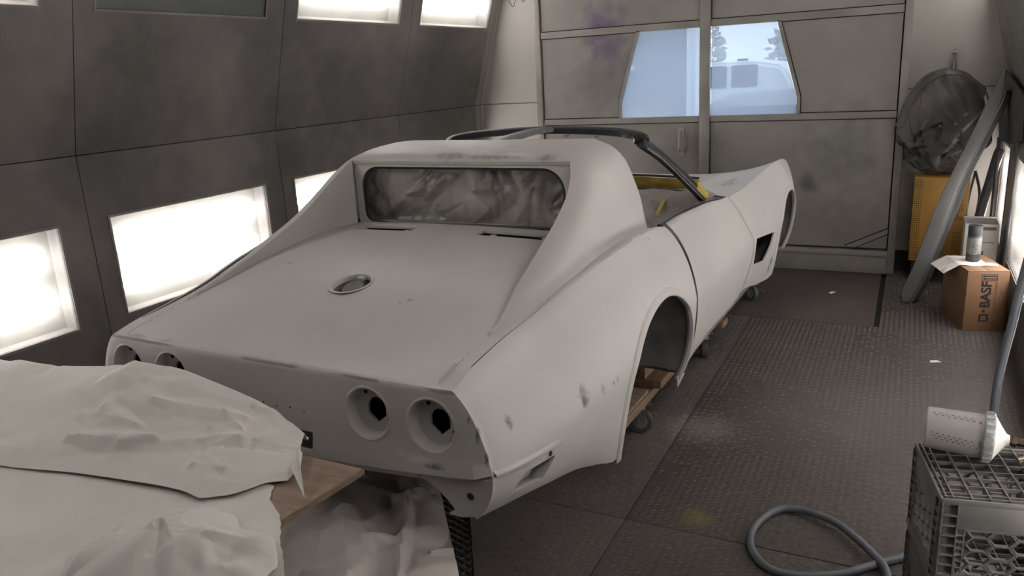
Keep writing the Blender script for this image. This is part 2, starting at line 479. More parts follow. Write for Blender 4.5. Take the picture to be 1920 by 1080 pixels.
M_STEEL = mat('dull_steel', (0.42, 0.41, 0.40), (0.3, 0.29, 0.28), rough=0.4, metal=0.9, scale=20)
M_HANDLE = mat('painted_handle', (0.30, 0.28, 0.26), rough=0.45)
hb = bmesh.new(); add_tube(hb, smooth_path([(-.03, .01, .75-.0), (-.03, -.035, .765), (-.03, -.04, .83), (-.03, -.035, .895), (-.03, .01, .91)]), .011, 8)
add_box(hb, (-.055, .004, .72), (-.005, .014, .775)); add_box(hb, (-.055, .004, .885), (-.005, .014, .94))
bmesh.ops.translate(hb, verts=hb.verts, vec=(.62-.06, 0, 0)); bmobj('door_handle', hb, M_HANDLE, dl)
# wall behind the camera and the ceiling
struct(box('wall_back', (XL-.2, YB-.06, -.02), (XR+.2, YB, ZTOP+.1), M_WALL), 'grey booth wall behind the viewer')
struct(box('ceiling', (XL-.2, YB-.06, ZTOP), (XR+.2, YF+.06, ZTOP+.05), M_CEIL), 'pale booth ceiling')

# ------------------------------------------------------------------ floor: tread plates
def floor_mat(name, dusty):
    m, nt, b = new_mat(name)
    g = N(nt, 'ShaderNodeNewGeometry'); p = g.outputs['Position']
    n1 = N(nt, 'ShaderNodeTexNoise'); n1.inputs['Scale'].default_value = 1.6; n1.inputs['Detail'].default_value = 6; L(nt, p, n1.inputs['Vector'])
    n2 = N(nt, 'ShaderNodeTexNoise'); n2.inputs['Scale'].default_value = 45; n2.inputs['Detail'].default_value = 4; L(nt, p, n2.inputs['Vector'])
    r1 = ramp(nt, n1.outputs['Fac'], [(0.3, (0.056, 0.046, 0.043)), (0.55, (0.080, 0.067, 0.062)), (0.75, (0.110, 0.094, 0.087))])
    c = mix_rgb(nt, 0.35, r1.outputs['Color'], ramp(nt, n2.outputs['Fac'], [(0.3, (0.03, 0.026, 0.024)), (0.7, (0.14, 0.12, 0.112))]).outputs['Color'])
    for cc, rad, col, amt in (((0.82, 0.72, 0), 0.2, (0.24, 0.225, 0.21), 0.7), ((0.98, -0.02, 0), 0.07, (0.20, 0.17, 0.05), 0.7), ((1.3, 1.2, 0), 0.6, (0.13, 0.118, 0.11), 0.4)):
        c = mix_rgb(nt, mth(nt, 'MULTIPLY', blob(nt, p, cc, rad, n2.outputs['Fac'], 2.2, 0.8), amt), c, col)
    if dusty: c = mix_rgb(nt, 0.45, c, (0.18, 0.157, 0.146))
    L(nt, c, b.inputs['Base Color']); b.inputs['Roughness'].default_value = 0.62; b.inputs['Specular IOR Level'].default_value = 0.3
    bp = N(nt, 'ShaderNodeBump'); bp.inputs['Strength'].default_value = 0.25; bp.inputs['Distance'].default_value = 0.004
    L(nt, n2.outputs['Fac'], bp.inputs['Height']); L(nt, bp.outputs['Normal'], b.inputs['Normal'])
    return m
M_FLOOR = floor_mat('dusty_tread_plate', False)
M_LUG = floor_mat('worn_tread_lug', True)
M_PLATE = floor_mat('ramp_plate_steel', False)
floor = struct(box('floor', (XL-.2, YB-.06, -.08), (XR+.2, YF+.06, -.03), M_GAP), 'dusty steel tread-plate floor')
XS = 0.739
plates = [(XL-.1, XS-.0025, YB, -.126), (XS+.0025, XR+.1, YB, -.126), (XL-.1, XS-.0025, -.121, 2.455), (XS+.0025, XR+.1, -.121, 2.455),
          (XL-.1, .60, 2.458, YF+.03), (1.495, XR+.1, 2.458, YF+.03)]
for x0, x1, y0, y1 in plates:
    box('floor_plate', (x0, y0, -.012), (x1, y1, 0.0), M_FLOOR, floor, .0008)
box('ramp_plate', (.603, 2.475, -.014), (1.462, DY-.03, -.002), M_PLATE, floor, .001)
bm = bmesh.new()
px, py = .0285, .0215
i0 = int((0.50)/px); cnt = 0
def lug(bm, x, y, z, ang, l=.0125, w_=.0036, h=.0016):
    c, s = math.cos(ang), math.sin(ang)
    q = []
    for (a, b_, zz) in ((-l, 0, 0), (0, -w_, 0), (l, 0, 0), (0, w_, 0), (-l*.45, 0, h), (l*.45, 0, h)):
        q.append(bm.verts.new((x+a*c-b_*s, y+a*s+b_*c, z+zz)))
    for f in ((0,1,4), (1,5,4), (1,2,5), (2,3,5), (3,4,5), (3,0,4)): bm.faces.new([q[i] for i in f])
rl = random.Random(3)
for i in range(int(1.75/px)):
    for j in range(int(4.9/py)):
        x = .45 + i*px; y = -1.2 + j*py
        if x > 2.15 or (abs(x-XS) < .015) or (abs(y+.123) < .016): continue
        if y > 2.44 and x < 1.5: continue
        dens = noise.noise(Vector((x*1.3, y*1.1, 4.0)))
        if dens < -.05 and rl.random() < .55: continue
        lug(bm, x + rl.uniform(-.001, .001), y + (py/2 if i % 2 else 0), 0, .6 if (i+j) % 2 else -.6, .0118, .0042, .0021)
me = bpy.data.meshes.new('tread_lugs'); bm.to_mesh(me); bm.free()
lugs = link('tread_lugs', me, M_LUG, floor, False); lugs['kind'] = 'stuff'
# ------------------------------------------------------------------ the car body
def primer_mat():
    m, nt, b = new_mat('sanded_grey_primer')
    p = coords(nt, 'Object')
    n1 = N(nt, 'ShaderNodeTexNoise'); n1.inputs['Scale'].default_value = 2.2; n1.inputs['Detail'].default_value = 5; L(nt, p, n1.inputs['Vector'])
    n2 = N(nt, 'ShaderNodeTexNoise'); n2.inputs['Scale'].default_value = 38; n2.inputs['Detail'].default_value = 3; L(nt, p, n2.inputs['Vector'])
    n3 = N(nt, 'ShaderNodeTexNoise'); n3.inputs['Scale'].default_value = 5; n3.inputs['Detail'].default_value = 7; L(nt, p, n3.inputs['Vector'])
    c = ramp(nt, n1.outputs['Fac'], [(0.35, (0.47, 0.455, 0.445)), (0.65, (0.52, 0.503, 0.49))]).outputs['Color']
    dark, mid, pale = (0.10, 0.105, 0.115), (0.27, 0.275, 0.285), (0.66, 0.64, 0.61)
    for cc, r, sq, col, amt in SPOTS:
        c = mix_rgb(nt, mth(nt, 'MULTIPLY', blob(nt, p, cc, r, n2.outputs['Fac'], 2.0, 0.6, sq), amt), c, {'d': dark, 'm': mid, 'p': pale}[col])
    # paint rubbed through along the tail lip: a ragged band that follows the edge
    sx = N(nt, 'ShaderNodeSeparateXYZ'); L(nt, p, sx.inputs[0])
    def band(v, c0, half):
        return mth(nt, 'SUBTRACT', 1.0, mth(nt, 'DIVIDE', mth(nt, 'ABSOLUTE', mth(nt, 'SUBTRACT', v, c0)), half), True)
    ed = mth(nt, 'MULTIPLY', band(sx.outputs[1], -1.037, .006), band(sx.outputs[2], .865, .005))
    brk = ramp(nt, n3.outputs['Fac'], [(0.42, (0, 0, 0)), (0.50, (1, 1, 1))]).outputs['Color']
    ed = mth(nt, 'MULTIPLY', mth(nt, 'MULTIPLY', ed, 4.0, True), brk)
    c = mix_rgb(nt, mth(nt, 'MULTIPLY', ed, 0.6), c, dark)
    L(nt, c, b.inputs['Base Color'])
    b.inputs['Roughness'].default_value = 0.48; b.inputs['Specular IOR Level'].default_value = 0.35
    return m
# sanded-through and filler spots: centre, radius, squash, tone, strength
SPOTS = [((.765, -.94, .772), .024, (1, 1.2, .8), 'd', .75), ((.822, -.605, .712), .036, (1, 1.3, .75), 'm', .9), ((.82, -.615, .698), .02, (1, 1.2, 1), 'd', .7),
         ((.832, -.50, .694), .015, (1, 1, .8), 'm', .8), ((.852, -.412, .69), .014, (1, 1.4, .7), 'd', .7), ((.846, -.44, .69), .008, (1, 1, 1), 'd', .5),
         ((-.39, -.48, 1.0), .016, (1, 1.6, 1), 'm', .8), ((-.25, -.56, .998), .013, (.8, 1.4, 1), 'm', .8), ((.27, -.66, .963), .012, (1, 1, 1), 'm', .8), ((.245, -.68, .96), .009, (1, 1, 1), 'm', .8),
         ((-.56, -.02, 1.08), .022, (1, 1, .6), 'd', .7), ((-.56, -.05, 1.06), .018, (1, .6, 1), 'd', .6), ((-.555, .0, 1.10), .014, (1, 1, .7), 'd', .6),
         ((.40, .06, 1.325), .036, (.9, 1.2, 1), 'm', .95), ((.28, .075, 1.33), .05, (.5, 2, 1), 'p', .8), ((.10, .09, 1.333), .06, (.5, 1.8, 1), 'p', .7), ((.18, .058, 1.32), .03, (.15, 2, 2), 'm', .8), ((-.02, .07, 1.325), .05, (.6, 2, 1), 'm', .7),
         ((.05, .16, 1.345), .02, (.5, 2, 1), 'm', .7), ((.20, .17, 1.345), .02, (.5, 2, 1), 'm', .6),
         ((.63, 1.88, .95), .06, (1.2, .6, 1), 'm', .9), ((.62, 2.0, .95), .05, (1.4, .7, 1), 'm', .8),
         ((.842, 2.04, .49), .032, (1, 1, .7), 'd', .8), ((.838, 2.02, .44), .026, (1, 1, .8), 'd', .7), ((.846, 2.03, .52), .014, (1, 1, 1), 'p', .6),
         ((-.55, -1.025, .87), .022, (.35, 1.5, 2), 'm', .6), ((-.42, -1.025, .872), .018, (.35, 1.5, 2), 'm', .6),
         ((.79, .50, .91), .010, (1, 2.5, .5), 'd', .7), ((.765, .12, 1.018), .009, (1, 1, 1), 'd', .7), ((.815, .79, .56), .014, (1, 2, .5), 'd', .6), ((.812, .74, .66), .008, (1, 1, 1), 'd', .6),
         ((.60, -1.055, .665), .03, (.6, 1, 2.4), 'd', .8), ((.55, -1.055, .675), .035, (.6, 1, 2.4), 'p', .7),
         ((.722, -1.036, .76), .010, (1.2, 1, .25), 'd', .8), ((.742, -1.036, .70), .008, (1.2, 1, .3), 'd', .8), ((.70, -1.036, .80), .008, (1.2, 1, .4), 'd', .7)]
M_PRIMER = primer_mat()
M_UNDER = mat('grey_underside', (0.20, 0.195, 0.19), (0.12, 0.12, 0.12), rough=0.8, scale=8)
M_BLACK = mat('satin_black_paint', (0.018, 0.018, 0.02), (0.03, 0.03, 0.033), rough=0.35, scale=30)
M_DARK = mat('dark_cavity', (0.015, 0.015, 0.016), rough=0.9)

car = thing('sports_car', 'grey primered sports car body shell without wheels, raised on a dolly', 'car', (0, 0, 0), CAR_TURN)

crest_x = pchip([-1.03, -.9, -.8, -.63, -.5, -.3, -.1, .1, .3, .45, .8, 1.2, 1.5, 1.7, 2.0, 2.3, 2.5, 2.7, 3.0, 3.3, 3.5],
                [.655, .653, .655, .672, .692, .718, .74, .743, .73, .722, .70, .70, .72, .74, .755, .765, .768, .765, .745, .68, .60])
crest_z = pchip([-1.03, -.97, -.9, -.8, -.63, -.5, -.3, -.1, .1, .3, .45, .8, 1.2, 1.5, 1.7, 2.0, 2.3, 2.5, 2.7, 3.0, 3.3, 3.5],
                [.872, .888, .902, .918, .945, .975, 1.012, 1.036, 1.042, 1.024, 1.0, .985, .965, .945, .952, .978, 1.0, 1.006, .998, .95, .88, .80])
max_x = pchip([-1.03, -1.0, -.8, -.6, -.4, -.2, 0, .2, .4, .5, .8, 1.1, 1.4, 1.7, 2.0, 2.2, 2.5, 2.8, 3.1, 3.4, 3.5],
              [.757, .768, .803, .828, .848, .868, .878, .876, .864, .85, .815, .803, .805, .825, .855, .87, .878, .845, .785, .69, .63])
max_z = pchip([-1.03, -.8, -.4, 0, .4, .8, 1.4, 2.0, 2.5, 3.5], [.655, .665, .69, .74, .72, .68, .66, .70, .74, .62])
bot_x = pchip([-1.03, -.9, -.75, -.6, -.45, -.38, 0, .4, .5, 1.0, 1.4, 1.64, 1.9, 2.1, 2.5, 2.9, 3.3, 3.5],
              [.70, .735, .758, .778, .805, .82, .835, .80, .787, .765, .77, .78, .80, .825, .82, .76, .65, .57])
bot_z = pchip([-1.03, -.9, -.75, -.6, -.48, -.38, 0, .4, .5, 1.0, 1.4, 1.64, 1.9, 2.1, 2.5, 2.9, 3.3, 3.5],
              [.525, .515, .49, .462, .425, .395, .40, .39, .384, .385, .39, .42, .385, .375, .38, .38, .40, .45])
deck_z = pchip([-1.036, -1.03, -1.0, -.96, -.9, -.8, -.7, -.614, -.4, -.2, 0, .12],
               [.866, .873, .8745, .879, .893, .925, .957, .982, 1.014, 1.034, 1.045, 1.048])
ridge_dz = pchip([-.74, -.68, -.6, -.5, -.4, -.3, -.21, -.1, -.02, .05, .1, .2, .3, .47],
                 [0, .008, .020, .034, .054, .079, .108, .162, .215, .265, .288, .306, .312, .305])
ridge_x = pchip([-1.03, -.75, -.68, -.5, -.3, -.1, -.02, .05, .1, .2, .3, .47], [.60, .60, .592, .57, .556, .545, .53, .50, .485, .455, .44, .44])
val_x = pchip([-1.03, -.75, -.5, -.3, 0, .2, .3, .4, .47], [.635, .635, .664, .685, .695, .693, .685, .662, .652])
val_d = pchip([-1.03, -.95, -.85, -.5, -.2, .1, .3, .47], [.0, .001, .006, .010, .013, .015, .013, .006])
GAP_Y = pchip([.37, .45, .55, .7, .85, 1.0], [.462, .42, .406, .412, .43, .437])
FRONT_GAP = pchip([.38, .47, .66, .8, .95], [1.57, 1.60, 1.68, 1.585, 1.50])

def side_pt(y, t):
    """t 0 at the crest, 1 at the bottom edge"""
    xc, zc, xm, zm, xb, zb = crest_x(y), crest_z(y), max_x(y), max_z(y), bot_x(y), bot_z(y)
    if t < .6:
        a = t/.6
        ex, ez = math.sin(a*math.pi/2), 1-math.cos(a*math.pi/2)
        k = .55
        return Vector((xc+(xm-xc)*(k*ex+(1-k)*a), y, zc-(zc-zm)*(k*ez+(1-k)*a)))
    a = (t-.6)/.4
    ex, ez = 1-math.cos(a*math.pi/2), math.sin(a*math.pi/2)
    return Vector((xm-(xm-xb)*(.7*ex+.3*a*a), y, zm-(zm-zb)*(.4*ez+.6*a)))

def side_x(y, z):
    lo, hi = 0.0, 1.0
    for _ in range(26):
        mid = (lo+hi)/2
        if side_pt(y, mid).z > z: lo = mid
        else: hi = mid
    return side_pt(y, lo).x

def deck_pt(x, y):
    e = crest_z(y)-val_d(y)
    f_ = (abs(x)/val_x(y))
    return deck_z(y)-(deck_z(y)-e)*min(f_, 1.15)**2.4

def prof_sail(t): return pchip([0, .25, .5, .7, .85, 1], [0, .07, .24, .50, .78, 1])(t)
def prof_roof(t): return pchip([0, .35, .6, .76, .886, .965, 1], [0, .09, .24, .46, .68, .93, 1])(t)
PS = [0, .1, .2, .3, .4, .5, .6, .68, .76, .83, .89, .94, .975, 1.0]
PSV = [(prof_sail(t), prof_roof(t)) for t in PS]

def sail_row(y):
    xr, xv, zv = ridge_x(y), val_x(y), crest_z(y)-val_d(y)
    zb_ = deck_pt(xr, min(y, .12)); h = ridge_dz(y); zr = zb_+h
    row = []
    if y <= .13:
        row += [(xr+.004, y, zb_), (xr+.003, y, zb_+h*.33), (xr+.002, y, zb_+h*.66), (xr+.001, y, zb_+h*.92)]
    k = min(max(h/.03, 0), 1); q = min(max((y+.2)/.45, 0), 1)
    for t, (a, b) in zip(PS, PSV):
        pr = lerp(t, lerp(a, b, q), k)
        row.append((lerp(xr, xv, t), y, zr-(zr-zv)*pr))
    row.append((crest_x(y)-.0045, y, lerp(zv, crest_z(y), .18)))
    row.append((crest_x(y), y, crest_z(y)))
    return row

def lin(a, b, n): return [a+(b-a)*i/(n-1) for i in range(n)]
Y_JOIN = [.05, .056, .066, .08, .1, .12] + lin(.145, .42, 11)
Y_REAR = [-1.036, -1.03, -1.018, -1.0, -.98] + lin(-.95, .035, 54) + Y_JOIN[:6]
Y_FWD = Y_JOIN[5:]

V, Fc = [], []
# deck
add_grid(V, Fc, [[(x, y, deck_pt(x, y)) for x in [ridge_x(y)*f_ for f_ in lin(0, 1, 13)]][:-1] + [(ridge_x(y)+.004, y, deck_pt(ridge_x(y), y))] for y in Y_REAR])
# sails, inner wall to fender crest
add_grid(V, Fc, [sail_row(y) for y in Y_REAR if y <= .0501])
add_grid(V, Fc, [sail_row(y)[-16:] for y in Y_JOIN])
# roof hoop between the sails
Y_ROOF = Y_JOIN
roof_z = pchip([.05, .056, .066, .08, .1, .2, .3, .47], [1.300, 1.312, 1.320, 1.327, 1.333, 1.348, 1.352, 1.346])
def roof_row(y):
    xr = ridge_x(y); zr = sail_row(y)[-16][2]
    return [(xr*f_, y, roof_z(y)-(roof_z(y)-zr)*f_**2.6) for f_ in lin(0, 1, 13)]
add_grid(V, Fc, [roof_row(y) for y in Y_ROOF])
# rear header turned under and forward to the window flange
r0 = roof_row(.05)
add_grid(V, Fc, [r0, [(x, .054, z-.012) for x, y, z in r0], [(x, .064, z-.020) for x, y, z in r0], [(x, .075, z-.022) for x, y, z in r0]])
# roof front edge turned down
r1 = [p for p in roof_row(.42)] + [p for p in sail_row(.42)[-16:-2]][1:]
add_grid(V, Fc, [r1, [(x*.99, .426, z-.008) for x, y, z in r1], [(x*.985, .424, z-.03) for x, y, z in r1]])
# rear quarters: crest to sill, up to the door gap
TS = lin(0, .6, 14) + lin(.6, 1, 11)[1:]
def quarter_row(s):
    row = []
    for t in TS:
        y = -1.036 + s*(1.45)
        for _ in range(5):
            z = side_pt(y, t).z
            y = -1.036 + s*(GAP_Y(z)+1.036)
        row.append(side_pt(y, t))
    return row
add_grid(V, Fc, [quarter_row(s) for s in [0, .004, .012, .025] + lin(.045, 1, 58)])
# tail panel
edge = [side_pt(-1.036, t) for t in TS]
def edge_x(z):
    for a, b in zip(edge, edge[1:]):
        if a.z >= z >= b.z: return lerp(a.x, b.x, (a.z-z)/(a.z-b.z+1e-9))
    return edge[0].x
def tail_bot(x): return .610+.052*(x/.76)**2
tail_y = pchip([0, .03, .07, .16, .35, .55, .8, .93, 1.0], [-1.036, -1.0395, -1.041, -1.042, -1.045, -1.048, -1.055, -1.062, -1.064])
def tail_row(s):
    row = []
    for f_ in lin(0, 1, 21):
        x = f_*.7
        for _ in range(6):
            ztop = deck_pt(min(x, .655), -1.036) if x < .65 else .866
            z = lerp(ztop, tail_bot(x), s); xe = edge_x(min(z, edge[0].z)); x = f_*xe
        yy = tail_y(s) if f_ < .97 else lerp(tail_y(s), -1.036, (f_-.97)/.03)
        row.append((x, yy, z))
    return row
TR = [tail_row(s) for s in [0, .015, .03, .05, .08, .12, .17] + lin(.22, .9, 16) + [.94, .97, 1.0]]
add_grid(V, Fc, TR)
# bumper pocket under the tail: turned in, then down
last = TR[-1]
add_grid(V, Fc, [last, [(x*.995, y+.008, z-.008) for x, y, z in last], [(x*.99, y+.055, z-.012) for x, y, z in last], [(x*.985, y+.06, z-.05) for x, y, z in last]])
# rear corner valance
def val_row(f_):
    row = []
    for k in lin(0, 1, 12):
        x0_ = lerp(.545, .757, k)
        ztop = tail_bot(x0_)-.012
        zbot = .605-.085*(max(0, min(1, (k-.05)/.6))**1.1 if k < .65 else 1)**1.0
        zbot = min(zbot, ztop-.004)
        z = lerp(ztop, zbot, f_)
        xe = edge_x(z)
        x = lerp(.545, xe, k)
        row.append((x, -1.044+.008*f_ if k < .95 else -1.036, z))
    return row
add_grid(V, Fc, [val_row(f_) for f_ in lin(0, 1, 10)])

def mirrored(V, Fc):
    n = len(V)
    V2 = V + [(-x, y, z) for x, y, z in V]
    F2 = Fc + [tuple(n+i for i in reversed(f)) for f in Fc]
    return V2, F2

def shell(name, V, Fc, m, parent, thick=.009, ref=None, mirror=True, merge=.0012):
    V2, F2 = mirrored(V, Fc) if mirror else (V, Fc)
    bm = bmesh.new()
    vv = [bm.verts.new(p) for p in V2]
    for f in F2:
        try: bm.faces.new([vv[i] for i in f])
        except ValueError: pass
    bmesh.ops.remove_doubles(bm, verts=bm.verts, dist=merge)
    bmesh.ops.dissolve_degenerate(bm, dist=1e-5, edges=bm.edges)
    bmesh.ops.recalc_face_normals(bm, faces=bm.faces)
    bm.faces.ensure_lookup_table()
    if ref is not None:
        p, nrm = Vector(ref[0]), Vector(ref[1])
        f = min(bm.faces, key=lambda f: (f.calc_center_median()-p).length)
        if f.normal.dot(nrm) < 0: bmesh.ops.reverse_faces(bm, faces=bm.faces)
    me = bpy.data.meshes.new(name); bm.to_mesh(me); bm.free()
    o = link(name, me, m, parent)
    if thick:
        s = o.modifiers.new('s', 'SOLIDIFY'); s.thickness = thick; s.offset = -1; s.use_even_offset = False
    return o

body = shell('body_shell', V, Fc, M_PRIMER, car, .009, ((0, -.3, 1.02), (0, 0, 1)))
bpy.context.view_layer.update(); applied(body)

def cyl_cut(loc, d, r, l, seg=64, sq=None):
    o = lathe('cutter', [(r, -l/2), (r, l/2)], None, None, None, seg, True, True)
    o.matrix_world = axis_m(loc, d)
    return o
ARCH = [(.012, .468, .364), (2.49, .468, .364)]
LAMPS = [(s*x, .770) for s in (-1, 1) for x in (.386, .590)]
def arch_cutter(a, s):
    cy, cz, r = a
    o = lathe('cutter', [(r, -.25), (r, .25)], None, None, None, 72, True, True)
    o.matrix_world = axis_m((s*.78, cy, cz), (1, 0, 0)); return o
cutters = [arch_cutter(ARCH[0], s) for s in (-1, 1)]
cutters += [cyl_cut((x, -1.05, z), (0, 1, 0), .0705, .09, 48) for x, z in LAMPS]
cutters += [cyl_cut((0, -.61, .98), (0, -.18, 1), .068, .14, 48)]
for s in (-1, 1):
    cutters.append(box('cutter', (min(s*.15, s*.43), -.068, .99), (max(s*.15, s*.43), -.006, 1.09)))
    bm = bmesh.new(); add_prism(bm, [(s*.70, -.958, .572), (s*.70, -.81, .543), (s*.70, -.772, .600), (s*.70, -.912, .615)], (s*.2, 0, 0)); cutters.append(bmobj('cutter', bm))
cutters.append(box('cutter', (-.19, -1.1, .628), (.187, -.98, .682)))
cut(body, cutters)
body.data.shade_smooth(); body.data.set_sharp_from_angle(angle=math.radians(28))
body.data.materials.clear(); body.data.materials.append(M_PRIMER)

# thin dark seam where each sail panel meets the fender crest
for s in (-1, 1):
    tube('fender_seam', [(s*(crest_x(y)-.0055), y, crest_z(y)-val_d(y)*.80+.0004) for y in lin(-.93, .40, 70)], [.0006+.0022*min(1, (i+1)/12) for i in range(70)], M_DARK, car, 6)
# wheel arch lips: a flat raised band around each opening, and the liner behind it
def arch_lip(a, s, a0, a1, name='wheel_arch_lip'):
    cy, cz, r = a
    G = []
    n = 60
    for i in range(n+1):
        th = math.radians(lerp(a0, a1, i/n))
        row = []
        for rr, dx in ((r+.030, .0005), (r+.026, .005), (r+.006, .007), (r, .004), (r-.003, -.008), (r+.002, -.018)):
            y, z = cy+rr*math.cos(th), cz+rr*math.sin(th)
            row.append((s*(side_x(y, z)+dx), y, z))
        G.append(row)
    v, f = [], []; add_grid(v, f, G)
    return pyobj(name, v, f, M_PRIMER, car)
def liner(a, s):
    cy, cz, r = a; G = []
    for i in range(41):
        th = math.radians(lerp(-8, 188, i/40)); rr = r+.012
        y, z = cy+rr*math.cos(th), cz+rr*math.sin(th)
        xo = side_x(y, z)-.012
        G.append([(s*xo, y, z), (s*.70, y, z+.006), (s*.52, y, z), (s*.515, cy+rr*.9*math.cos(th), cz+rr*.9*math.sin(th)), (s*.51, cy, cz)])
    v, f = [], []; add_grid(v, f, G)
    return pyobj('wheel_liner', v, f, M_UNDER, car)
for s in (-1, 1):
    arch_lip(ARCH[0], s, -13, 193); arch_lip(ARCH[1], s, -13, 193)
    liner(ARCH[0], s); liner(ARCH[1], s)

# tail lamp buckets with their shield-shaped sockets
def lamp_bucket(x, z):
    cy = -1.043
    Mx = axis_m((x, cy, z), (0, 1, 0))
    seg = 48
    prof = [(.0815, .004), (.0775, -.004), (.0725, -.0055), (.0685, -.001), (.067, .006), (.066, .022), (.063, .029)]
    bm = bmesh.new()
    rings = [[(r*math.cos(2*math.pi*k/seg), h, r*math.sin(2*math.pi*k/seg)) for k in range(seg)] for r, h in prof]
    # back plate: from the wall in to a socket hole, round above and pointed below
    hole = []
    for k in range(seg):
        a = 2*math.pi*k/seg; c, s_ = math.cos(a), math.sin(a)
        r = .030
        if s_ < 0:
            r = min(.030/max(abs(c), 1e-4), .043/(abs(s_)+.80*abs(c)+1e-6))
        hole.append((r*c+.006, .031, r*s_+.004))
    rings.append(hole)
    rings.append([(hx*.97, .038, hz*.97) for hx, hy, hz in hole])
    vs_ = [[bm.verts.new((x+px_, cy+py_+.06*pz_, z+pz_)) for px_, py_, pz_ in ring] for ring in rings]
    for A, B in zip(vs_, vs_[1:]):
        for k in range(seg): bm.faces.new((A[k], A[(k+1) % seg], B[(k+1) % seg], B[k]))
    o = bmobj('tail_lamp_bucket', bm, M_PRIMER, car)
    bm = bmesh.new(); add_lathe(bm, [(.05, 0), (.05, .05)], axis_m((x, cy+.045, z), (0, 1, 0)), 20, False, True); bmobj('socket_void', bm, M_DARK, o)
    for dx, dz in ((.047, -.024), (-.026, .046)):
        lathe('screw_hole', [(.0055, 0), (.005, .004), (.001, .004)], M_DARK, o, axis_m((x+dx, cy+.0285, z+dz), (0, 1, 0)), 12, True, False)
    return o
for x, z in LAMPS: lamp_bucket(x, z)

# fuel filler ring and sunken cup
fc = Vector((0, -.61, deck_pt(0, -.61))); fn = Vector((0, -.19, 1)).normalized()
lathe('filler_ring', [(.0755, .0006), (.074, .0022), (.067, .0018), (.0645, -.003), (.064, -.016)], M_PRIMER, car, axis_m(fc, fn), 48)
fcup = lathe('filler_cup', [(.070, -.010), (.068, -.028), (.064, -.04), (.03, -.046), (.001, -.044)], M_UNDER, car, axis_m(fc, fn), 40)
box('hinge_tab', (-.012, -.012, -.012), (.012, .004, -.002), M_PRIMER, fcup).matrix_local = axis_m(fc, fn) @ Matrix.Translation((0, .056, 0))
tube('filler_neck', [fc-fn*.048+Vector((0, .01, 0)), fc-fn*.016+Vector((0, .0, 0))], .038, M_UNDER, fcup, 20)
# deck vent trays
for s in (-1, 1):
    t = box('vent_tray', (min(s*.145, s*.435), -.085, .94), (max(s*.145, s*.435), .005, .95), M_DARK, car)
    b2 = bmesh.new(); add_box(b2, (min(s*.14, s*.44), -.002, 1.035), (max(s*.14, s*.44), .012, 1.049), None, .002)
    for k in (.2, .42): add_box(b2, (s*k-.010, -.03, 1.024), (s*k+.010, -.004, 1.032), None, .001)
    bmobj('vent_flange', b2, M_PRIMER, car)
# side marker pockets
for s in (-1, 1):
    bm = bmesh.new()
    pts = [(-.966, .565), (-.805, .536), (-.764, .605), (-.908, .622)]
    A = [bm.verts.new((s*(side_x(y, z)-.004), y, z)) for y, z in pts]
    B = [bm.verts.new((s*(side_x(y, z)-.040), y*.97-.025, z)) for y, z in pts]
    for i in range(4): bm.faces.new((A[i], A[(i+1) % 4], B[(i+1) % 4], B[i]))
    bm.faces.new(B); bmobj('marker_pocket', bm, M_PRIMER, car)
    bm = bmesh.new(); add_box(bm, (s*.735-.012, -.895, .585), (s*.735+.012, -.855, .606), None, .002); bmobj('marker_socket', bm, M_DARK, car)
    # bumper seat: a low ledge wrapping from the tail forward
    G = []
    for i in range(16):
        y = lerp(-1.03, -.74, i/15); z0 = lerp(.658, .628, i/15)
        k = 1-(i/15)**3
        G.append([(s*(side_x(y, z0+.012)+.000), y, z0+.012), (s*(side_x(y, z0+.004)+.008*k), y, z0+.003), (s*(side_x(y, z0-.002)+.007*k), y, z0-.003), (s*(side_x(y, z0-.006)-.002), y, z0-.006)])
    v, f = [], []; add_grid(v, f, G); pyobj('bumper_seat', v, f, M_PRIMER, car)
    for y, z, r in ((-.80, .618, .008),):
        lathe('bolt_hole', [(r, 0), (r*.8, .002), (.001, .002)], M_DARK, car, axis_m((s*(side_x(y, z)+.001), y, z), (s, 0, 0)), 14)
lathe('bolt_hole', [(.010, 0), (.008, .002), (.001, .002)], M_DARK, car, axis_m((.69, -1.0425, .592), (0, -1, 0)), 14)
for k in range(8):
    lathe('badge_hole', [(.0032, 0), (.0025, .0006), (.0005, .0006)], M_DARK, car, axis_m((-.205+k*.052, -1.0468, .742-(.004 if k % 2 else 0)), (0, -1, 0)), 8)
for x in (.43, .52):
    b2 = bmesh.new(); add_lathe(b2, [(.010, 0), (.010, .008), (.005, .008), (.005, .022), (.001, .022)], axis_m((x, -1.003, .606), (0, -1, 0)), 6, True, False); bmobj('bumper_bolt', b2, M_STEEL, car)
# license lamp recess
bm = bmesh.new(); add_box(bm, (-.21, -1.02, .60), (.20, -1.012, .70)); bmobj('plate_recess', bm, M_UNDER, car)

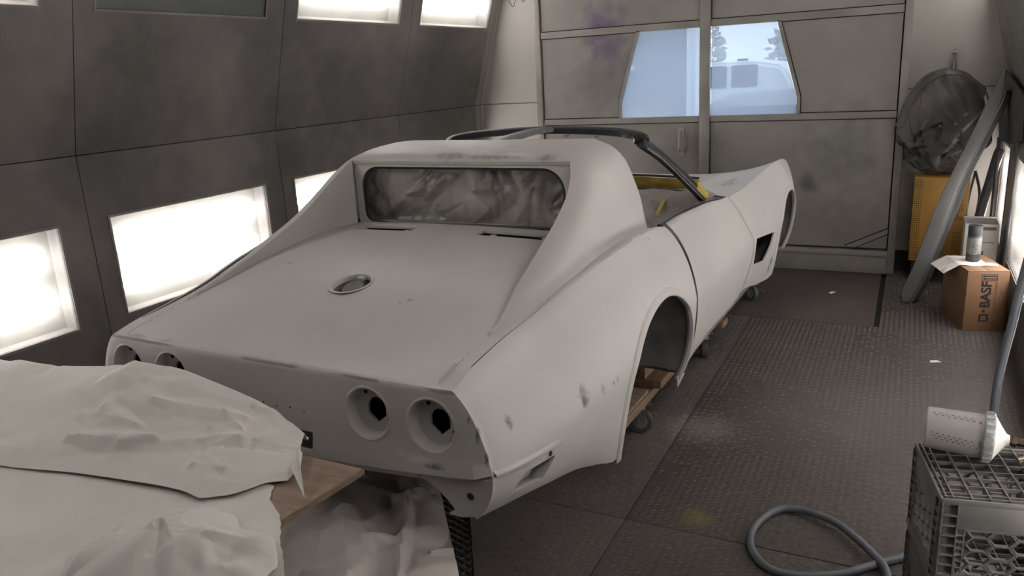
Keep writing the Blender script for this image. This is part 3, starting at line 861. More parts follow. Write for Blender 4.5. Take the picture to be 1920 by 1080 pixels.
# rear window masked from inside with grey film, crumpled
def crumple(x, y, seed=0.0, s=6.0):
    d, pts = noise.voronoi(Vector((x*s, y*s, seed)))
    d2, _ = noise.voronoi(Vector((x*s*2.3+5, y*s*2.3, seed+3)))
    return (d[1]-d[0])*.6 + (d2[1]-d2[0])*.25 + noise.noise(Vector((x*s*.5, y*s*.5, seed)))*.5
M_FILM = mat('masking_film', (0.15, 0.135, 0.125), (0.34, 0.325, 0.31), rough=0.35, scale=5, detail=6, bump=0.15, bscale=30)
FOLD = random.Random(11)
FS = [(FOLD.uniform(-.55, .55), FOLD.uniform(1.03, 1.3), FOLD.uniform(-1.2, 1.2), FOLD.uniform(.10, .35), FOLD.uniform(.015, .05), FOLD.choice((-1, 1, 1))*FOLD.uniform(.004, .014)) for _ in range(40)]
def tent(x, y, cx, cy, a, l, w_):
    dx, dy = math.cos(a)*l/2, math.sin(a)*l/2
    ax_, ay_ = cx-dx, cy-dy; ex, ey = 2*dx, 2*dy
    t = min(max(((x-ax_)*ex+(y-ay_)*ey)/(ex*ex+ey*ey), 0), 1)
    d = math.hypot(x-ax_-ex*t, y-ay_-ey*t)
    return max(0.0, 1-d/(w_*(.3+.7*math.sin(math.pi*t)+.02)))
G = []
for i in range(60):
    row = []
    for j in range(150):
        u = lerp(-.49, .49, j/149); t = i/59
        zz = lerp(1.03, 1.283, t)
        d = .02*crumple(u, zz*1.2, 1.0, 4.0)
        for (cx_, cz_, a_, l_, w__, h_) in FS: d += h_*tent(u, zz, cx_, cz_, a_+1.2, l_, w__)
        row.append((u, .105+d*.8, zz))
    G.append(row)
v, f = [], []; add_grid(v, f, G); pyobj('window_film', v, f, M_FILM, car)
# surround plate with the rounded opening, and its black seal
def rrect(hw, z0, z1, rt_, rb_, n=10):
    pts = []
    for cx_, cz_, r_, a0 in ((hw-rt_, z1-rt_, rt_, 0), (-hw+rt_, z1-rt_, rt_, 90), (-hw+rb_, z0+rb_, rb_, 180), (hw-rb_, z0+rb_, rb_, 270)):
        for k in range(n+1):
            a = math.radians(a0+90*k/n); pts.append((cx_+r_*math.cos(a), cz_+r_*math.sin(a)))
    return pts
inn = rrect(.472, 1.042, 1.276, .09, .04); out = rrect(.498, 1.0, 1.288, .015, .02)
G = [[(x, .060, z) for x, z in out], [(x, .060, z) for x, z in inn], [(x*.995, .085, 1.16+(z-1.16)*.99) for x, z in inn]]
v, f = [], []; add_grid(v, f, G, closed=True); pyobj('window_surround', v, f, M_PRIMER, car)
tube('window_seal', [(x*.985, .072, 1.166+(z-1.166)*.965) for x, z in inn], .007, M_BLACK, car, 6, True)

# doors, front clip
def side_strip(name, y0f, y1f, ny, flange=True, extra=None):
    G = []
    for i in range(ny+1):
        s = i/ny; row = []
        for t in TS:
            y = .9
            for _ in range(6):
                z = side_pt(y, t).z; y = lerp(y0f(z), y1f(z), s)
            row.append(side_pt(y, t))
        if flange:
            c = row[0]; row = [Vector((c.x-.026, c.y, c.z-.03)), Vector((c.x-.022, c.y, c.z-.003)), Vector((c.x-.006, c.y, c.z+.001))] + row
        G.append(row)
    return G
for s in (-1, 1):
    G = side_strip('door', lambda z: GAP_Y(z)+.042, lambda z: FRONT_GAP(z)-.003, 30)
    v, f = [], []; add_grid(v, f, G)
    v = [(s*p[0], p[1], p[2]) for p in v]
    d = shell('door', v, f, M_PRIMER, car, .01, ((s*.81, 1.0, .68), (s, 0, 0)), False)
    bpy.context.view_layer.update(); applied(d)
    # belt seal along the door top
    tube('belt_seal', [(s*(crest_x(y)-.030), y, crest_z(y)-.006) for y in lin(.47, 1.47, 16)], .010, M_BLACK, d, 6)
    # dark jamb behind the shut line
    G = [[(s*(side_x(GAP_Y(z), z)-.012), GAP_Y(z)-.012, z), (s*(side_x(GAP_Y(z), z)-.014), GAP_Y(z)+.052, z), (s*(side_x(GAP_Y(z), z)-.05), GAP_Y(z)+.054, z)] for z in lin(.39, .995, 20)]
    v, f = [], []; add_grid(v, f, G); pyobj('door_jamb', v, f, M_BLACK, car)
    G = [[(s*(side_x(FRONT_GAP(z), z)-.012), FRONT_GAP(z)-.015, z), (s*(side_x(FRONT_GAP(z), z)-.012), FRONT_GAP(z)+.015, z)] for z in lin(.40, .93, 16)]
    v, f = [], []; add_grid(v, f, G); pyobj('door_jamb', v, f, M_BLACK, car)
    tube('shut_line_seal', [(s*(side_x(GAP_Y(z)+.004, z)-.016), GAP_Y(z)+.021, z) for z in lin(.39, 1.0, 24)], .018, M_BLACK, car, 6)

V, Fc = [], []
G = side_strip('fender', lambda z: FRONT_GAP(z), lambda z: 3.5, 56, False); add_grid(V, Fc, G)
hood_z = pchip([1.4, 1.6, 1.9, 2.2, 2.6, 3.0, 3.3, 3.5], [.958, .966, .945, .930, .90, .85, .79, .72])
rowsY = lin(0, 1, 50)
top = []
for i, s in enumerate(rowsY):
    row = []
    for f_ in lin(0, 1, 22):
        y = lerp(lerp(1.62, FRONT_GAP(crest_z(1.5)), f_**1.5), 3.5, s)
        x = f_*crest_x(y)
        k = f_**3.2
        row.append((x, y, lerp(hood_z(y), crest_z(y), k) + .014*math.exp(-((f_-.66)/.07)**2)*math.exp(-((y-1.95)/.45)**2)))
    top.append(row)
add_grid(V, Fc, top)
ring = [tuple(p) for p in top[-1]] + [tuple(p) for p in G[-1]][1:]
add_grid(V, Fc, [ring, [(x*.97, y+.04, lerp(z, .6, .1)) for x, y, z in ring], [(x*.85, y+.075, lerp(z, .58, .4)) for x, y, z in ring], [(x*.6, y+.085, lerp(z, .57, .8)) for x, y, z in ring], [(x*.0, y+.088, .57) for x, y, z in ring]])
front = shell('front_clip', V, Fc, M_PRIMER, car, .009, ((0, 2.2, .93), (0, 0, 1)))
bpy.context.view_layer.update(); applied(front)
cutters = [arch_cutter(ARCH[1], s) for s in (-1, 1)]
for s in (-1, 1):
    bm = bmesh.new(); add_prism(bm, [(s*.70, 1.715, .687), (s*.70, 2.045, .662), (s*.70, 2.0, .60), (s*.70, 1.89, .525), (s*.70, 1.69, .548)], (s*.25, 0, 0)); cutters.append(bmobj('cutter', bm))
cut(front, cutters)
front.data.shade_smooth(); front.data.set_sharp_from_angle(angle=math.radians(28))
front.data.materials.clear(); front.data.materials.append(M_PRIMER)
for s in (-1, 1):
    bm = bmesh.new(); add_box(bm, (min(s*.69, s*.72), 1.64, .46), (max(s*.69, s*.72), 2.1, .76)); bmobj('vent_backing', bm, M_DARK, car)
# cowl
G = [[(x, lerp(1.56, 1.40, (abs(x)/.66)**2), .960-.02*(abs(x)/.66)**2), (x, lerp(1.68, 1.52, (abs(x)/.66)**2), .985-.04*(abs(x)/.66)**2)] for x in lin(-.68, .68, 21)]
v, f = [], []; add_grid(v, f, G); pyobj('cowl', v, f, M_BLACK, car)

# windscreen frame: header, pillars, T-bar
HD = [(-.505, .80, 1.300), (-.47, .83, 1.322), (-.3, .885, 1.338), (0, .91, 1.346), (.3, .885, 1.338), (.47, .83, 1.322), (.505, .80, 1.300)]
def flat_bar(name, path, w_, h_, m, parent, upv=(0, 0, 1)):
    P = smooth_path(path, 6) if len(path) > 2 else [Vector(p) for p in path]
    G = []
    for i, p in enumerate(P):
        a = P[max(i-1, 0)]; b = P[min(i+1, len(P)-1)]; t = (b-a).normalized()
        sd = t.cross(Vector(upv)).normalized(); u_ = sd.cross(t).normalized()
        G.append([p+sd*w_+u_*h_*.6, p+sd*w_*.6+u_*h_, p-sd*w_*.6+u_*h_, p-sd*w_+u_*h_*.6, p-sd*w_-u_*h_*.6, p-sd*w_*.6-u_*h_, p+sd*w_*.6-u_*h_, p+sd*w_-u_*h_*.6])
    v, f = [], []; add_grid(v, f, G, closed=True)
    n = len(v); f.append(tuple(range(8))[::-1]); f.append(tuple(range(n-8, n)))
    return pyobj(name, v, f, m, parent)
wf = flat_bar('windscreen_header', HD, .034, .017, M_BLACK, car)
for s in (-1, 1):
    flat_bar('windscreen_pillar', [(s*.500, .795, 1.298), (s*.535, .97, 1.215), (s*.575, 1.19, 1.09), (s*.612, 1.385, .965)], .026, .020, M_BLACK, car, (s*.8, -.3, .5))
    tube('pillar_drip_rail', smooth_path([(s*.515, .79, 1.285), (s*.55, .95, 1.205), (s*.592, 1.16, 1.08), (s*.632, 1.36, .955)], 5), .009, M_BLACK, car, 6)
    tube('pillar_trim', smooth_path([(s*.528, .80, 1.270), (s*.562, .945, 1.195), (s*.602, 1.15, 1.07), (s*.640, 1.345, .950)], 5), .004, M_STEEL, car, 6)
M_GREYBAR = mat('grey_painted_bar', (0.17, 0.175, 0.185), (0.10, 0.10, 0.11), rough=0.4, scale=20)
flat_bar('t_bar', [(0, .40, 1.335), (0, .55, 1.345), (0, .75, 1.352), (0, .90, 1.348)], .045, .012, M_GREYBAR, car)
# latch plates on the header
for x, y in ((.12, .86), (.28, .84), (.43, .80), (-.15, .86)):
    box('header_clip', (x-.012, y-.02, 1.318), (x+.012, y+.0, 1.326), M_STEEL, wf, .002)

# masking tape and paper
M_TAPE = mat('yellow_masking_tape', (0.42, 0.30, 0.05), (0.30, 0.215, 0.05), rough=0.6, scale=18, bump=.2, bscale=40)
M_KRAFT = mat('grey_masking_paper', (0.30, 0.268, 0.258), (0.24, 0.213, 0.205), rough=0.7, scale=6, bump=.1, bscale=50)
flat_bar('tape_band', [(.614-.02, 1.30, 1.035), (.608, 1.355, .995), (.622, 1.40, .960)], .031, .0235, M_TAPE, car, (.8, -.3, .5))
G = []
for i in range(9):
    row = []
    for j in range(70):
        x = lerp(-.60, .575, j/69); k = (abs(x)/.62)**2
        row.append((x, lerp(1.60, 1.47, k)-.012*i/8+.006*crumple(x, i*.05, 4, 9), .975+.058*i/8+.004*crumple(x, i*.03, 7, 12)))
    G.append(row)
v, f = [], []; add_grid(v, f, G); pyobj('cowl_tape', v, f, M_TAPE, car)
tube('cowl_seal', [(x, lerp(1.60, 1.475, (abs(x)/.63)**2), 1.040) for x in lin(-.60, .57, 24)], .007, M_BLACK, car, 6)
tube('dash_edge', [(x, lerp(1.57, 1.45, (abs(x)/.6)**2), .972-.002*abs(x)) for x in lin(-.6, .60, 24)], .008, M_BLACK, car, 6)
# paper sheet hung over the open cockpit
CP = [(FOLD.uniform(-.5, .65), FOLD.uniform(.6, 1.5), FOLD.uniform(0, 3.1), FOLD.uniform(.2, .6), FOLD.uniform(.04, .12), FOLD.choice((-1, 1, 1))*FOLD.uniform(.01, .035)) for _ in range(30)]
G = []
for i in range(60):
    row = []
    for j in range(70):
        y = lerp(.40, 1.56, i/59); x = lerp(-.66, .665, j/69)
        k = 1-(abs(x)/.665)**6; e = 1-(i/59)**6
        z = .945 - .20*k*math.sin(math.pi*min(i/59*1.02, 1))**.7 - .03*(1-i/59)*0
        z = lerp(.968, z, e) + .02*crumple(x, y, 9, 3.6)*k + k*sum(h_*tent(x, y, cx_, cy_, a_, l_, w__) for (cx_, cy_, a_, l_, w__, h_) in CP)
        row.append((x, y-(.1*(abs(x)/.66)**2 if i > 45 else 0)*(i-45)/14, z))
    G.append(row)
v, f = [], []; add_grid(v, f, G); pyobj('cockpit_paper', v, f, M_KRAFT, car)
bm = bmesh.new(); add_prism(bm, [(.40, 1.42, .945), (.425, 1.40, .945), (.43, 1.25, .88), (.405, 1.27, .88)], (0, .0, .004)); bmobj('tape_strip', bm, M_TAPE, car)
# floor pan closing the shell from below
bm = bmesh.new()
add_box(bm, (-.50, -.42, .40), (.50, 3.3, .41)); add_box(bm, (-.72, .42, .395), (.72, 2.08, .405)); add_box(bm, (-.66, -.93, .565), (.66, -.40, .57))
bmobj('floor_pan', bm, M_UNDER, car, False)
# sheet metal bracket at the foot of the rear arch
for s in (-1, 1):
    bm = bmesh.new(); add_prism(bm, [(s*.80, .36, .40), (s*.82, .40, .405), (s*.80, .37, .352)], (s*-.003, .0, 0)); bmobj('sill_bracket', bm, M_PRIMER, car)
    box('rocker', (min(s*.70, s*.765), .46, .375), (max(s*.70, s*.765), 1.95, .40), M_UNDER, car)
# ------------------------------------------------------------------ the dolly under the car
M_WOOD = mat('raw_lumber', (0.30, 0.195, 0.12), (0.20, 0.135, 0.085), rough=0.7, scale=9, stretch=(8, .6, 8), bump=.15, bscale=40)
M_PLY = mat('worn_plywood', (0.30, 0.215, 0.165), (0.215, 0.155, 0.12), rough=0.75, scale=7, stretch=(1.2, 7, 7), bump=.12, bscale=50)
M_PLYEDGE = mat('plywood_edge', (0.24, 0.165, 0.11), (0.14, 0.095, 0.065), rough=0.8, scale=40, stretch=(1, 1, 9))
M_RUBBER = mat('grey_rubber_tread', (0.055, 0.055, 0.058), (0.085, 0.085, 0.085), rough=0.7, scale=20)
M_HUB = mat('grey_plastic_hub', (0.20, 0.205, 0.21), rough=0.5)
dolly = thing('car_dolly', 'wooden dolly frame on swivel casters under the primered car body', 'dolly', (0, 0, 0), CAR_TURN)
for s in (-1, 1):
    box('side_rail', (min(s*.50, s*.60),   .16, .16), (max(s*.50, s*.60), 3.05, .20), M_WOOD, dolly, .003)
    box('upright_rail', (min(s*.52, s*.56), .66, .239), (max(s*.52, s*.56), 2.2, .39), M_WOOD, dolly, .003)
    box('arch_plank', (min(s*.28, s*.595), .16, .201), (max(s*.28, s*.595), .60, .219), M_PLY, dolly, .002)
for s in (-1, 1): box('outer_plank', (min(s*.50, s*.635), .66, .201), (max(s*.50, s*.635), 2.95, .238), M_WOOD, dolly, .003)
for y in (.18, .60, 1.62, 2.85):
    box('cross_beam', (-.50, y, .162), (.50, y+.09, .20), M_WOOD, dolly, .003)
for y in (1.70,):
    for s in (-1, 1): box('end_block', (min(s*.605, s*.66), y, .165), (max(s*.605, s*.66), y+.10, .20), M_WOOD, dolly, .003)

def caster(loc, rot, parent):
    """swivel caster: wheel, fork, top plate, brake lever - parts of the dolly"""
    M = Matrix.Translation(Vector(loc)) @ Matrix.Rotation(rot, 4, 'Z')
    R = .056
    bm = bmesh.new()
    add_lathe(bm, [(R*.55, -.017), (R*.85, -.019), (R*.97, -.015), (R, -.008), (R, .008), (R*.97, .015), (R*.85, .019), (R*.55, .017)], M @ axis_m((0, 0, R), (1, 0, 0)), 28, True, True)
    wl = bmobj('caster_wheel', bm, M_RUBBER, parent)
    bm = bmesh.new()
    for s in (-1, 1): add_lathe(bm, [(R*.60, 0), (R*.56, .003), (R*.3, .002), (R*.25, .006), (.004, .007)], M @ axis_m((s*.0165, 0, R), (s, 0, 0)), 20)
    bmobj('caster_hub', bm, M_HUB, wl)
    bm = bmesh.new()
    for s in (-1, 1):
        add_prism(bm, [(s*.026, -.012, R-.012), (s*.026, .012, R-.012), (s*.026, .02, .118), (s*.026, -.034, .118)], (s*.003, 0, 0), M)
    add_box(bm, (-.029, -.034, .114), (.029, .022, .120), M); add_lathe(bm, [(.024, .12), (.024, .137)], M, 16, True, True)
    add_box(bm, (-.045, -.05, .149), (.045, .05, .153), M, .001); add_lathe(bm, [(.03, .137), (.03, .149)], M, 16, True, True)
    add_lathe(bm, [(.007, -.034), (.007, .034)], M @ axis_m((0, 0, R), (1, 0, 0)), 8, True, True)
    fork = bmobj('caster_fork', bm, M_STEEL, parent)
    bm = bmesh.new(); add_prism(bm, [(.034, .0, R+.02), (.034, -.03, R+.028), (.034, -.075, R+.012), (.034, -.07, R+.004), (.034, -.028, R+.01)], (.018, 0, 0), M)
    bmobj('brake_lever', bm, M_STEEL, fork)
for s in (-1, 1):
    for (x, y, r) in ((.552, .61, 1.9), (.565, 1.65, .35), (.578, 2.84, .9)):
        caster((s*x, y, 0), r*s + (0 if s > 0 else math.pi), dolly)

# ------------------------------------------------------------------ paper-covered table and what lies on it
def paper_mat(name, c1, c2):
    m, nt, b = new_mat(name)
    n = N(nt, 'ShaderNodeTexNoise'); n.inputs['Scale'].default_value = 5; n.inputs['Detail'].default_value = 6
    L(nt, coords(nt), n.inputs['Vector'])
    L(nt, ramp(nt, n.outputs['Fac'], [(0.35, c1), (0.65, c2)]).outputs['Color'], b.inputs['Base Color'])
    b.inputs['Roughness'].default_value = 0.6; b.inputs['Specular IOR Level'].default_value = 0.3
    v = N(nt, 'ShaderNodeTexNoise'); v.inputs['Scale'].default_value = 14; v.inputs['Detail'].default_value = 5
    L(nt, coords(nt), v.inputs['Vector'])
    bp = N(nt, 'ShaderNodeBump'); bp.inputs['Strength'].default_value = 0.12; bp.inputs['Distance'].default_value = 0.012
    L(nt, v.outputs['Fac'], bp.inputs['Height']); L(nt, bp.outputs['Normal'], b.inputs['Normal'])
    return m
M_PAPER = paper_mat('white_masking_paper', (0.60, 0.575, 0.55), (0.66, 0.63, 0.605))
M_PAPER2 = paper_mat('aged_masking_paper', (0.50, 0.45, 0.43), (0.58, 0.53, 0.51))

tb = thing('work_table', 'plywood-topped work table hidden under white masking paper', 'table', (-.45, -1.5, 0))
ox, oy = -.45, -1.5
bm = bmesh.new()
TOP = [(.486, -1.264), (.456, -1.534), (.44, -1.92), (-1.35, -2.0), (-1.35, -1.22)]
add_prism(bm, [(x-ox, y-oy, .722) for x, y in TOP], (0, 0, .018)); bmesh.ops.bevel(bm, geom=list(bm.edges), offset=.002, segments=1, affect='EDGES')
bmobj('table_top', bm, M_PLY, tb)
bm = bmesh.new(); add_prism(bm, [(.487-ox, -1.262-oy, .7235), (.457-ox, -1.534-oy, .7235), (.4575-ox, -1.534-oy, .738), (.4875-ox, -1.262-oy, .738)], (.0012, 0, 0)); bmobj('edge_ply', bm, M_PLYEDGE, tb)
for x in (-1.2, -.52):
    box('apron', (x-.02-ox, -1.9-oy, .66), (x+.02-ox, -1.3-oy, .722), M_WOOD, tb)
    for y in (-1.88, -1.33): tube('leg', [(x-ox, y-oy, .68), (x-ox, y-oy, 0.0)], .022, M_WOOD, tb, 4)
tube('leg', [(.28-ox, -1.88-oy, .72), (.28-ox, -1.88-oy, 0.0)], .022, M_WOOD, tb, 4)

def sheet(name, fn, nu, nv, m, label, cat, holes=None, thick=.0012, group=None):
    G = [[fn(i/(nu-1), j/(nv-1)) for j in range(nv)] for i in range(nu)]
    v, f = [], []; add_grid(v, f, G)
    c = np.mean(np.array(v), axis=0); base = (float(c[0]), float(c[1]), float(min(p[2] for p in v)))
    v = [(p[0]-base[0], p[1]-base[1], p[2]-base[2]) for p in v]
    o = pyobj(name, v, f, m, None, True, 180)
    s = o.modifiers.new('s', 'SOLIDIFY'); s.thickness = thick; s.offset = 0
    o.location = base
    bpy.context.view_layer.update(); applied(o)
    o.data.shade_smooth(); o.data.set_sharp_from_angle(angle=math.radians(24))
    return tag(o, label, cat, group)

def facet(x, y, seed, s):
    """sharp creases between near-flat facets"""
    d, p = noise.voronoi(Vector((x*s + .4*noise.noise(Vector((x*2, y*2, seed))), y*s, seed)))
    return min(d[1]-d[0], .6)
def ridge(x, y, x0, y0, ang, w_):
    """tent-shaped fold through x0, y0"""
    d = abs((x-x0)*-math.sin(ang)+(y-y0)*math.cos(ang))
    return max(0.0, 1-d/w_)
def seg_ridge(x, y, ax, ay, bx, by, w_):
    dx, dy = bx-ax, by-ay; l2 = dx*dx+dy*dy
    t = min(max(((x-ax)*dx+(y-ay)*dy)/l2, 0), 1)
    d = math.hypot(x-ax-dx*t, y-ay-dy*t)
    return max(0.0, 1-d/(w_*(.35+.65*math.sin(math.pi*min(max(t, .04), .96)))))

def creases(seed, n, x0, x1, y0, y1, l, w_, h):
    r = random.Random(seed)
    return [(r.uniform(x0, x1), r.uniform(y0, y1), r.uniform(0, 3.14), r.uniform(*l), r.uniform(*w_), r.choice((-1, 1, 1))*r.uniform(*h)) for _ in range(n)]
def fold_sum(cr, x, y):
    z = 0.0
    for (cx_, cy_, a_, l_, w__, h_) in cr:
        if abs(x-cx_) < l_*.6+w__ and abs(y-cy_) < l_*.6+w__: z += h_*tent(x, y, cx_, cy_, a_, l_, w__)
    return z
# A: the long wad folded along the back of the table
zr = pchip([-1.4, -1.0, -.7, -.42, -.2, -.04, .14, .24, .30], [.795, .822, .837, .868, .890, .864, .822, .797, .780])
yn = pchip([-1.4, -.36, -.14, 0, .16, .29, .34, .38], [-1.66, -1.60, -1.555, -1.535, -1.52, -1.535, -1.47, -1.40])
CR_A = creases(3, 20, -1.1, .30, -1.58, -1.2, (.2, .5), (.04, .12), (.002, .008)) + creases(4, 16, .10, .34, -1.45, -1.2, (.06, .18), (.015, .035), (.003, .008))
def fa(a, b):
    xe = .255+.11*min(1, b*1.3)
    x = lerp(-1.35, xe, a)
    y0_, y1_ = -1.155-.03*max(0, (a-.9)/.1), yn(min(x, .33)) + (.10*max(0, (a-.93)/.07))
    y = lerp(y0_, y1_, b)
    top = zr(min(x, .30))
    if b < .14: z = lerp(top-.07, top, math.sin(b/.14*math.pi/2))
    else:
        k = (b-.14)/.86
        z = lerp(top, .755, k**1.15)
    e = min(1, (1-b)*7+.12, b*7+.1)
    z += e*(fold_sum(CR_A, x, y) + .006*noise.noise(Vector((x*2.2, y*2.2, 1.7))))
    for (ax, ay, bx, by, w_, h_) in ((-.34, -1.19, -.24, -1.38, .10, .018), (-.30, -1.42, -.10, -1.40, .04, .010), (-.12, -1.33, .14, -1.27, .035, .010), (-.25, -1.49, -.02, -1.42, .035, .014),
                                     (-.1, -1.46, .20, -1.34, .035, .009), (-1.0, -1.25, -.7, -1.45, .1, .012)):
        z += e*h_*seg_ridge(x, y, ax, ay, bx, by, w_)
    if a > .95: z -= (a-.95)/.05*.02*(1-b*.6)
    return (x, y, max(z, .7425 + .0005*(1-b)))
sheet('masking_paper', fa, 240, 110, M_PAPER, 'long crumpled wad of white masking paper along the back of the table', 'paper')
# B: flat sheet over the near half, torn right edge
xr_ = pchip([-2.02, -1.75, -1.66, -1.56, -1.51, -1.455, -1.40], [.66, .655, .60, .50, .455, .375, .34])
CR_B = creases(8, 18, -.9, .5, -2.0, -1.5, (.2, .7), (.06, .16), (.002, .006))
def fb(a, b):
    y = lerp(-2.02, -1.41, b)
    xe = xr_(y) + .008*(abs((y*38) % 1-.5)) + .004*noise.noise(Vector((y*30, 1, 1)))
    x = lerp(-1.3, xe, a)
    z = .7435 + .009*max(0, noise.noise(Vector((x*2.0, y*2.0, 6)))) + max(0, fold_sum(CR_B, x, y))
    z += .012*seg_ridge(x, y, -.5, -1.62, .25, -1.95, .10) + .010*seg_ridge(x, y, -.8, -1.7, -.2, -2.0, .10)
    if x > .45: z -= (x-.45)*.02
    return (x, y, z)
sheet('masking_paper', fb, 170, 90, M_PAPER, 'flat white paper sheet with a torn edge over the near side of the table', 'paper')
# C: puffed fold on top of it
CR_C = creases(13, 26, .1, .62, -1.9, -1.55, (.08, .28), (.02, .07), (.004, .012))
def fcp(a, b):
    th = math.pi*2*a; r = b
    cx, cy = .37, -1.725
    ca, sa = math.cos(th), math.sin(th)
    rad = .175*(1+.10*math.cos(th*3+.6)+.06*math.sin(th*5)+.03*math.sin(th*11))
    u_, v_ = ca*rad*r*1.25, sa*rad*r*.95
    x, y = cx+u_*.93-v_*.36, cy+u_*.36+v_*.93
    x = min(x, xr_(max(y, -2.02))-.012-.01*(1-r))
    h = .075*(1-r**1.5)
    z = .754 + h + min(1, (1-r)*3+.1)*fold_sum(CR_C, x, y)
    return (x, y, max(z, .7505))
sheet('masking_paper', fcp, 130, 60, M_PAPER, 'puffed-up fold of white masking paper at the near corner of the table', 'paper')
# loose torn flap over the plywood
def ff(a, b):
    # pointed tongue: from the wad end out to a tip
    base0, base1, tip = Vector((.325, -1.30, .785)), Vector((.372, -1.375, .772)), Vector((.452, -1.428, .7445))
    p = (base0.lerp(base1, b)).lerp(tip, a)
    p.z += .012*math.sin(a*math.pi)*(1-b)
    return tuple(p)
sheet('paper_flap', ff, 12, 10, M_PAPER, 'small pointed flap of torn paper lying across the bare plywood', 'paper')

# D: paper spread over the low rack, and the rack itself
CR_D = creases(17, 70, -.4, .75, -1.6, -.7, (.15, .5), (.025, .08), (.005, .018))
def fd(a, b):
    p = Vector((-.35, -.90, 0)).lerp(Vector((.31, -.70, 0)), a).lerp(Vector((-.15, -1.62, 0)).lerp(Vector((.70, -1.20, 0)), a), b)
    x, y = p.x, p.y
    z = .41 + fold_sum(CR_D, x, y) + .006*noise.noise(Vector((x*3, y*3, 9)))
    z += .03*seg_ridge(x, y, .0, -1.15, .45, -1.12, .10) + .025*seg_ridge(x, y, .18, -1.0, .55, -1.45, .08)
    if a > .82: z += .015*math.sin((a-.82)/.18*math.pi) - .03*(a-.82)/.18
    return (x, y, max(z, .385))
sheet('masking_paper', fd, 140, 120, M_PAPER2, 'crumpled grey-white paper spread on the low black rack below the plywood', 'paper')
rk = thing('wire_rack', 'low black lattice rack under the crumpled paper behind the car tail', 'rack', (.15, -1.1, 0))
M_BLKSTEEL = mat('black_wire', (0.012, 0.012, 0.012), (0.02, 0.02, 0.02), rough=0.4, scale=20)
C4 = [Vector((-.40, -.86, 0)), Vector((.37, -.62, 0)), Vector((.74, -1.22, 0)), Vector((-.15, -1.68, 0))]
def rp(a, b, z): p = C4[0].lerp(C4[1], a).lerp(C4[3].lerp(C4[2], a), b); return (p.x-.15, p.y+1.1, z)
bm = bmesh.new()
add_tube(bm, [rp(0, 0, .372), rp(1, 0, .372), rp(1, 1, .372), rp(0, 1, .372)], .008, 6, True)
bmobj('rim', bm, M_BLKSTEEL, rk)
nb = 22
for k in range(-nb, nb):
    for d in (1, -1):
        pts = []
        for (a, b) in [(t, (d*(t) + k/nb*1.0 + (0 if d > 0 else 1))) for t in lin(0, 1, 60)]:
            if 0 <= b <= 1: pts.append((a, b))
        if len(pts) > 2:
            tube('lattice_bar', [rp(*pts[0], .372), rp(*pts[-1], .372)], .0045, M_BLKSTEEL, rk, 5)
for a, b in ((.02, .02), (.98, .02), (.98, .98), (.02, .98)): tube('leg', [rp(a, b, .37), rp(a, b, 0)], .010, M_BLKSTEEL, rk, 6)
tube('brace_rod', [rp(.98, .02, .30), rp(.98, .98, .05)], .005, M_BLKSTEEL, rk, 5)

